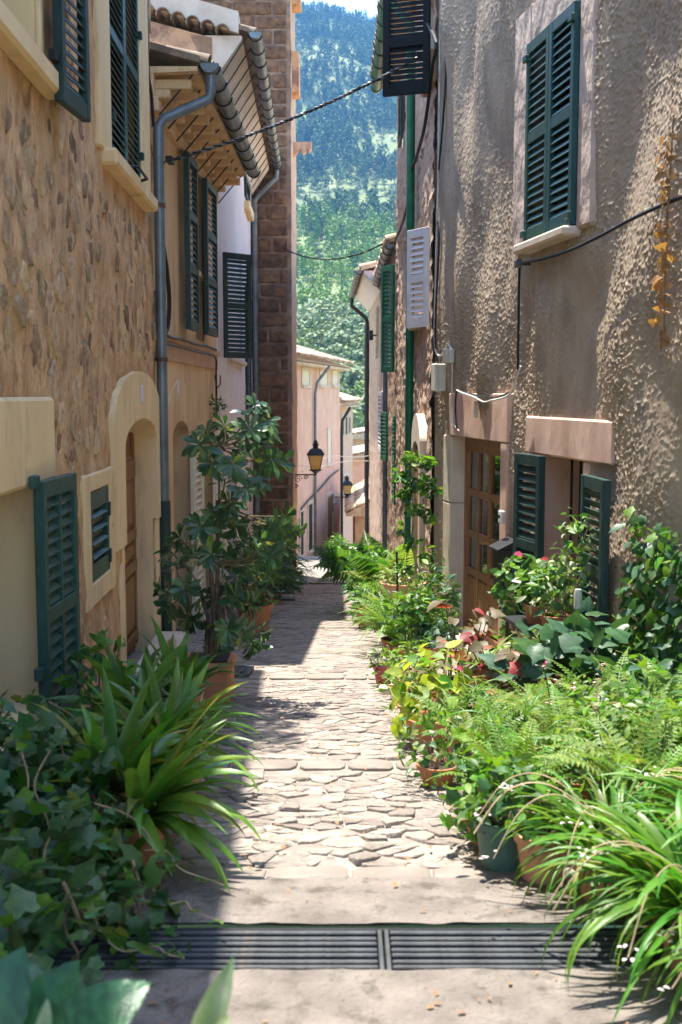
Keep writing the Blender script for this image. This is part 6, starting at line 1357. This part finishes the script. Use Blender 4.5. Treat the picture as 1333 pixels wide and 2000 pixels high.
po = thing('grey_post', 'grey metal post with a pale cap among the plants below the low window', 'post', (1.46, 6.85, gz(6.85))); m = MB(); m.tube([(0, 0, -.05), (0, 0, .70)], .019, 10); m.build('pole', MT['zinc'], po, True); m = MB(); m.lathe([(0, .69), (.024, .69), (.026, .78), (.02, .81), (0, .812)], 12); m.build('cap', MT['box_plastic'], po, True)
# ivy climbing the stucco
random.seed(61)
s0, z0 = R1.px(1290, 1440, .05); b0 = R1.w(s0, .08, 0); P = plant('climbing_ivy', 'broad-leaved ivy climbing the stucco at the right edge', 'ivy', b0.x, b0.y)
it = []; base = Vector(P.location)
for k, path in enumerate((((1290, 1440), (1275, 1330), (1262, 1200), (1255, 1080), (1247, 995)), ((1310, 1440), (1318, 1300), (1312, 1180), (1305, 1090), (1312, 1030)), ((1270, 1440), (1240, 1340), (1225, 1260), (1235, 1200)), ((1330, 1440), (1345, 1300), (1340, 1150), (1350, 1040)), ((1285, 1400), (1290, 1280), (1280, 1160), (1300, 1060)))):
    pts_ = [Vector(R1.w(R1.px(x, y, .06)[0], .06+random.uniform(0, .05), R1.px(x, y, .06)[1]))-base for x, y in path]; m = MB(); m.tube(pts_, [.008]*(len(pts_)-1)+[.003], 5); m.build('stem', MT['vine_stem'], P, True)
    for i in range(len(pts_)-1):
        up = 1-i/len(pts_); nn = int(34*up+8)
        for q in range(nn):
            c = pts_[i].lerp(pts_[i+1], random.random())+R1.t*random.gauss(0, .10*up+.03)+R1.n*random.uniform(.0, .10*up+.03); nrm = R1.n*.9+Vector((0, 0, .8))+Vector((random.gauss(0, .35), random.gauss(0, .35), random.gauss(0, .3)))
            it.append((random.choice(IV+HE), random.choice(['leaf_mid', 'leaf_blue', 'leaf_bright']), MM(c, Vector((random.gauss(0, .6), random.gauss(-.3, .6), -.4)), nrm, random.uniform(.05, .12)*(.6+.5*up)), random.random()))
add_leaves(P, 'leaf', it, 280)
# dried garland leaves
it = []
for k in range(60):
    z = (ztop-zgar)*(k/59); it.append((random.choice(['petal0', 'petal1', 'petal2', 'heart2']), 'dry_leaf', MM((random.gauss(0, .014), .02+random.gauss(0, .01), z), (random.gauss(0, 1), random.gauss(.3, .6), random.gauss(-.6, .5)), (random.gauss(0, 1), 1, random.gauss(0, .6)), random.uniform(.045, .085)), 1))
MT['dry_leaf'] = MT['dry_leaf']; add_leaves(ga, 'dried_leaf', it, 60)
# ------------------------------------------------------------------ right side, farther down
random.seed(67)
for X, Y, n, L, lb in ((.52, 10.2, 46, .62, 'feathery fern mound behind the red pot'), (.60, 11.2, 46, .6, 'feathery fern farther back beside the cane stake')):
    P = plant('feathery_fern', lb, 'fern', X, Y); pot(P, .14, .14, 'terracotta'); rosette(P, int(n*1.4), L, FT+FE, ['leaf_fern_pale', 'leaf_fern', 'leaf_bright'], .14, .08, nparts=50, name='frond')
bush('leafy_plant', 'bushy green plant against the stone jamb left of the glazed door', .92, 10.6, [(0, 0, .45, .22, .3, .4), (-.15, -.35, .35, .22, .25, .3)], 460, EL+LA, ['leaf_mid', 'leaf_bright', 'leaf_blue'], .10, 120, (.15, .15, 'terracotta'))
bush('leafy_plant', 'dense leafy plant behind the red and orange pots', .62, 9.75, [(0, 0, .35, .26, .25, .3)], 420, LA+EL, ['leaf_mid', 'leaf_bright'], .09, 100, (.14, .12, 'terracotta'))
bush('bowl_plant', 'bowl of pale small-leaved plants halfway down the right side', .70, 12.6, [(0, 0, .62, .3, .3, .12)], 420, EL, ['leaf_pale', 'leaf_fern_pale'], .055, 80, (.24, .55, 'pale_terracotta'), up=1.)
bush('leafy_plant', 'bright leafy shrub under the palm on the right side', .45, 14.2, [(0, 0, .5, .38, .6, .42)], 700, LA+EL, ['leaf_bright', 'leaf_mid', 'leaf_grass'], .12, 140, (.2, .3, 'terracotta'))
bush('leafy_plant', 'sunny leafy shrub at the far end of the right bed', .42, 17.0, [(0, 0, .5, .36, .8, .4)], 600, LA+EL, ['leaf_bright', 'leaf_fern', 'leaf_mid'], .14, 120, (.2, .3, 'terracotta'))
bush('leafy_plant', 'small dark-leaved plant leaning over the paving beside the shadow', .32, 12.9, [(0, 0, .3, .2, .4, .26)], 300, LA, ['leaf_mid', 'leaf_bright'], .10, 80, (.15, .2, 'terracotta'))
for X, Y, n, L, lb in ((.55, 15.6, 26, 1.15, 'palm with arching fronds over the lane on the right'), (.78, 13.6, 20, .95, 'smaller palm near the climbing plant')):
    P = plant('palm', lb, 'palm', X, Y); pot(P, .2, .32, 'terracotta'); rosette(P, n, L, PA, ['leaf_grass', 'leaf_fern_pale', 'leaf_mid'], .3, .06, nparts=30, name='frond')
# climbing plant on a stake
g = Vector((.80, 11.6, gz(11.6))); P = plant('climbing_plant', 'bright green vine trained up a cane stake before the stone house', 'vine', g.x, g.y); pot(P, .14, .24, 'terracotta'); it = []
m = MB(); m.tube([(0, 0, .1), (-.03, 0, 1.0), (-.07, 0, 2.0)], .014, 7); m.build('stake', MT['cane'], P, True); m = MB(); m.tube([(.03, .02, .2), (.05, -.02, .6), (-.08, .02, 1.0), (-.02, 0, 1.4), (-.1, 0, 1.9)], .007, 5); m.build('vine_stem', MT['vine_stem'], P, True)
clusters = [(805, 900, .13, .08, 70), (835, 905, .10, .06, 40), (782, 930, .10, .07, 40), (822, 945, .13, .08, 80), (845, 960, .08, .07, 30), (795, 965, .10, .08, 50), (815, 995, .12, .06, 50), (840, 1010, .07, .05, 20), (785, 1035, .08, .06, 26), (806, 1062, .08, .07, 26), (835, 1085, .08, .08, 30), (792, 1110, .09, .07, 30), (852, 1130, .07, .07, 20), (845, 1180, .1, .1, 40), (830, 1215, .16, .12, 60)]
for (px, py, rx, rz_, nn) in clusters:
    c = atY(px, py, g.y)-Vector(P.location); it += cloud([(c.x, c.y, c.z, rx, rx, rz_)], nn, EL+HE, ['leaf_bright', 'leaf_bright', 'leaf_mid'], .075, .6, .3)
add_leaves(P, 'leaf', weigh(it), 200)
po = thing('dark_stake', 'thin dark stake leaning beside the vine', 'stake', (.62, 12.0, gz(12))); m = MB(); m.tube([(0, 0, 0), (-.02, 0, .9)], .012, 6); m.build('pole', MT['iron'], po); m = MB(); m.tube([(-.02, 0, .9), (-.021, 0, .93)], .015, 6); m.build('tip', MT['rust'], po)
bush('leafy_plant', 'little bright bush at the crest beside the stone block', -.12, 32.6, [(0, 0, .35, .32, .3, .35)], 220, LA, ['leaf_bright', 'leaf_grass'], .2, 60, None, None, 6)
bush('leafy_plant', 'dark bush against the small pink house below the farther lantern', .1, 44.5, [(0, 0, .9, .5, .5, .9)], 260, EL, ['leaf_pine', 'leaf_mid'], .3, 60, None, -6.2, 6)
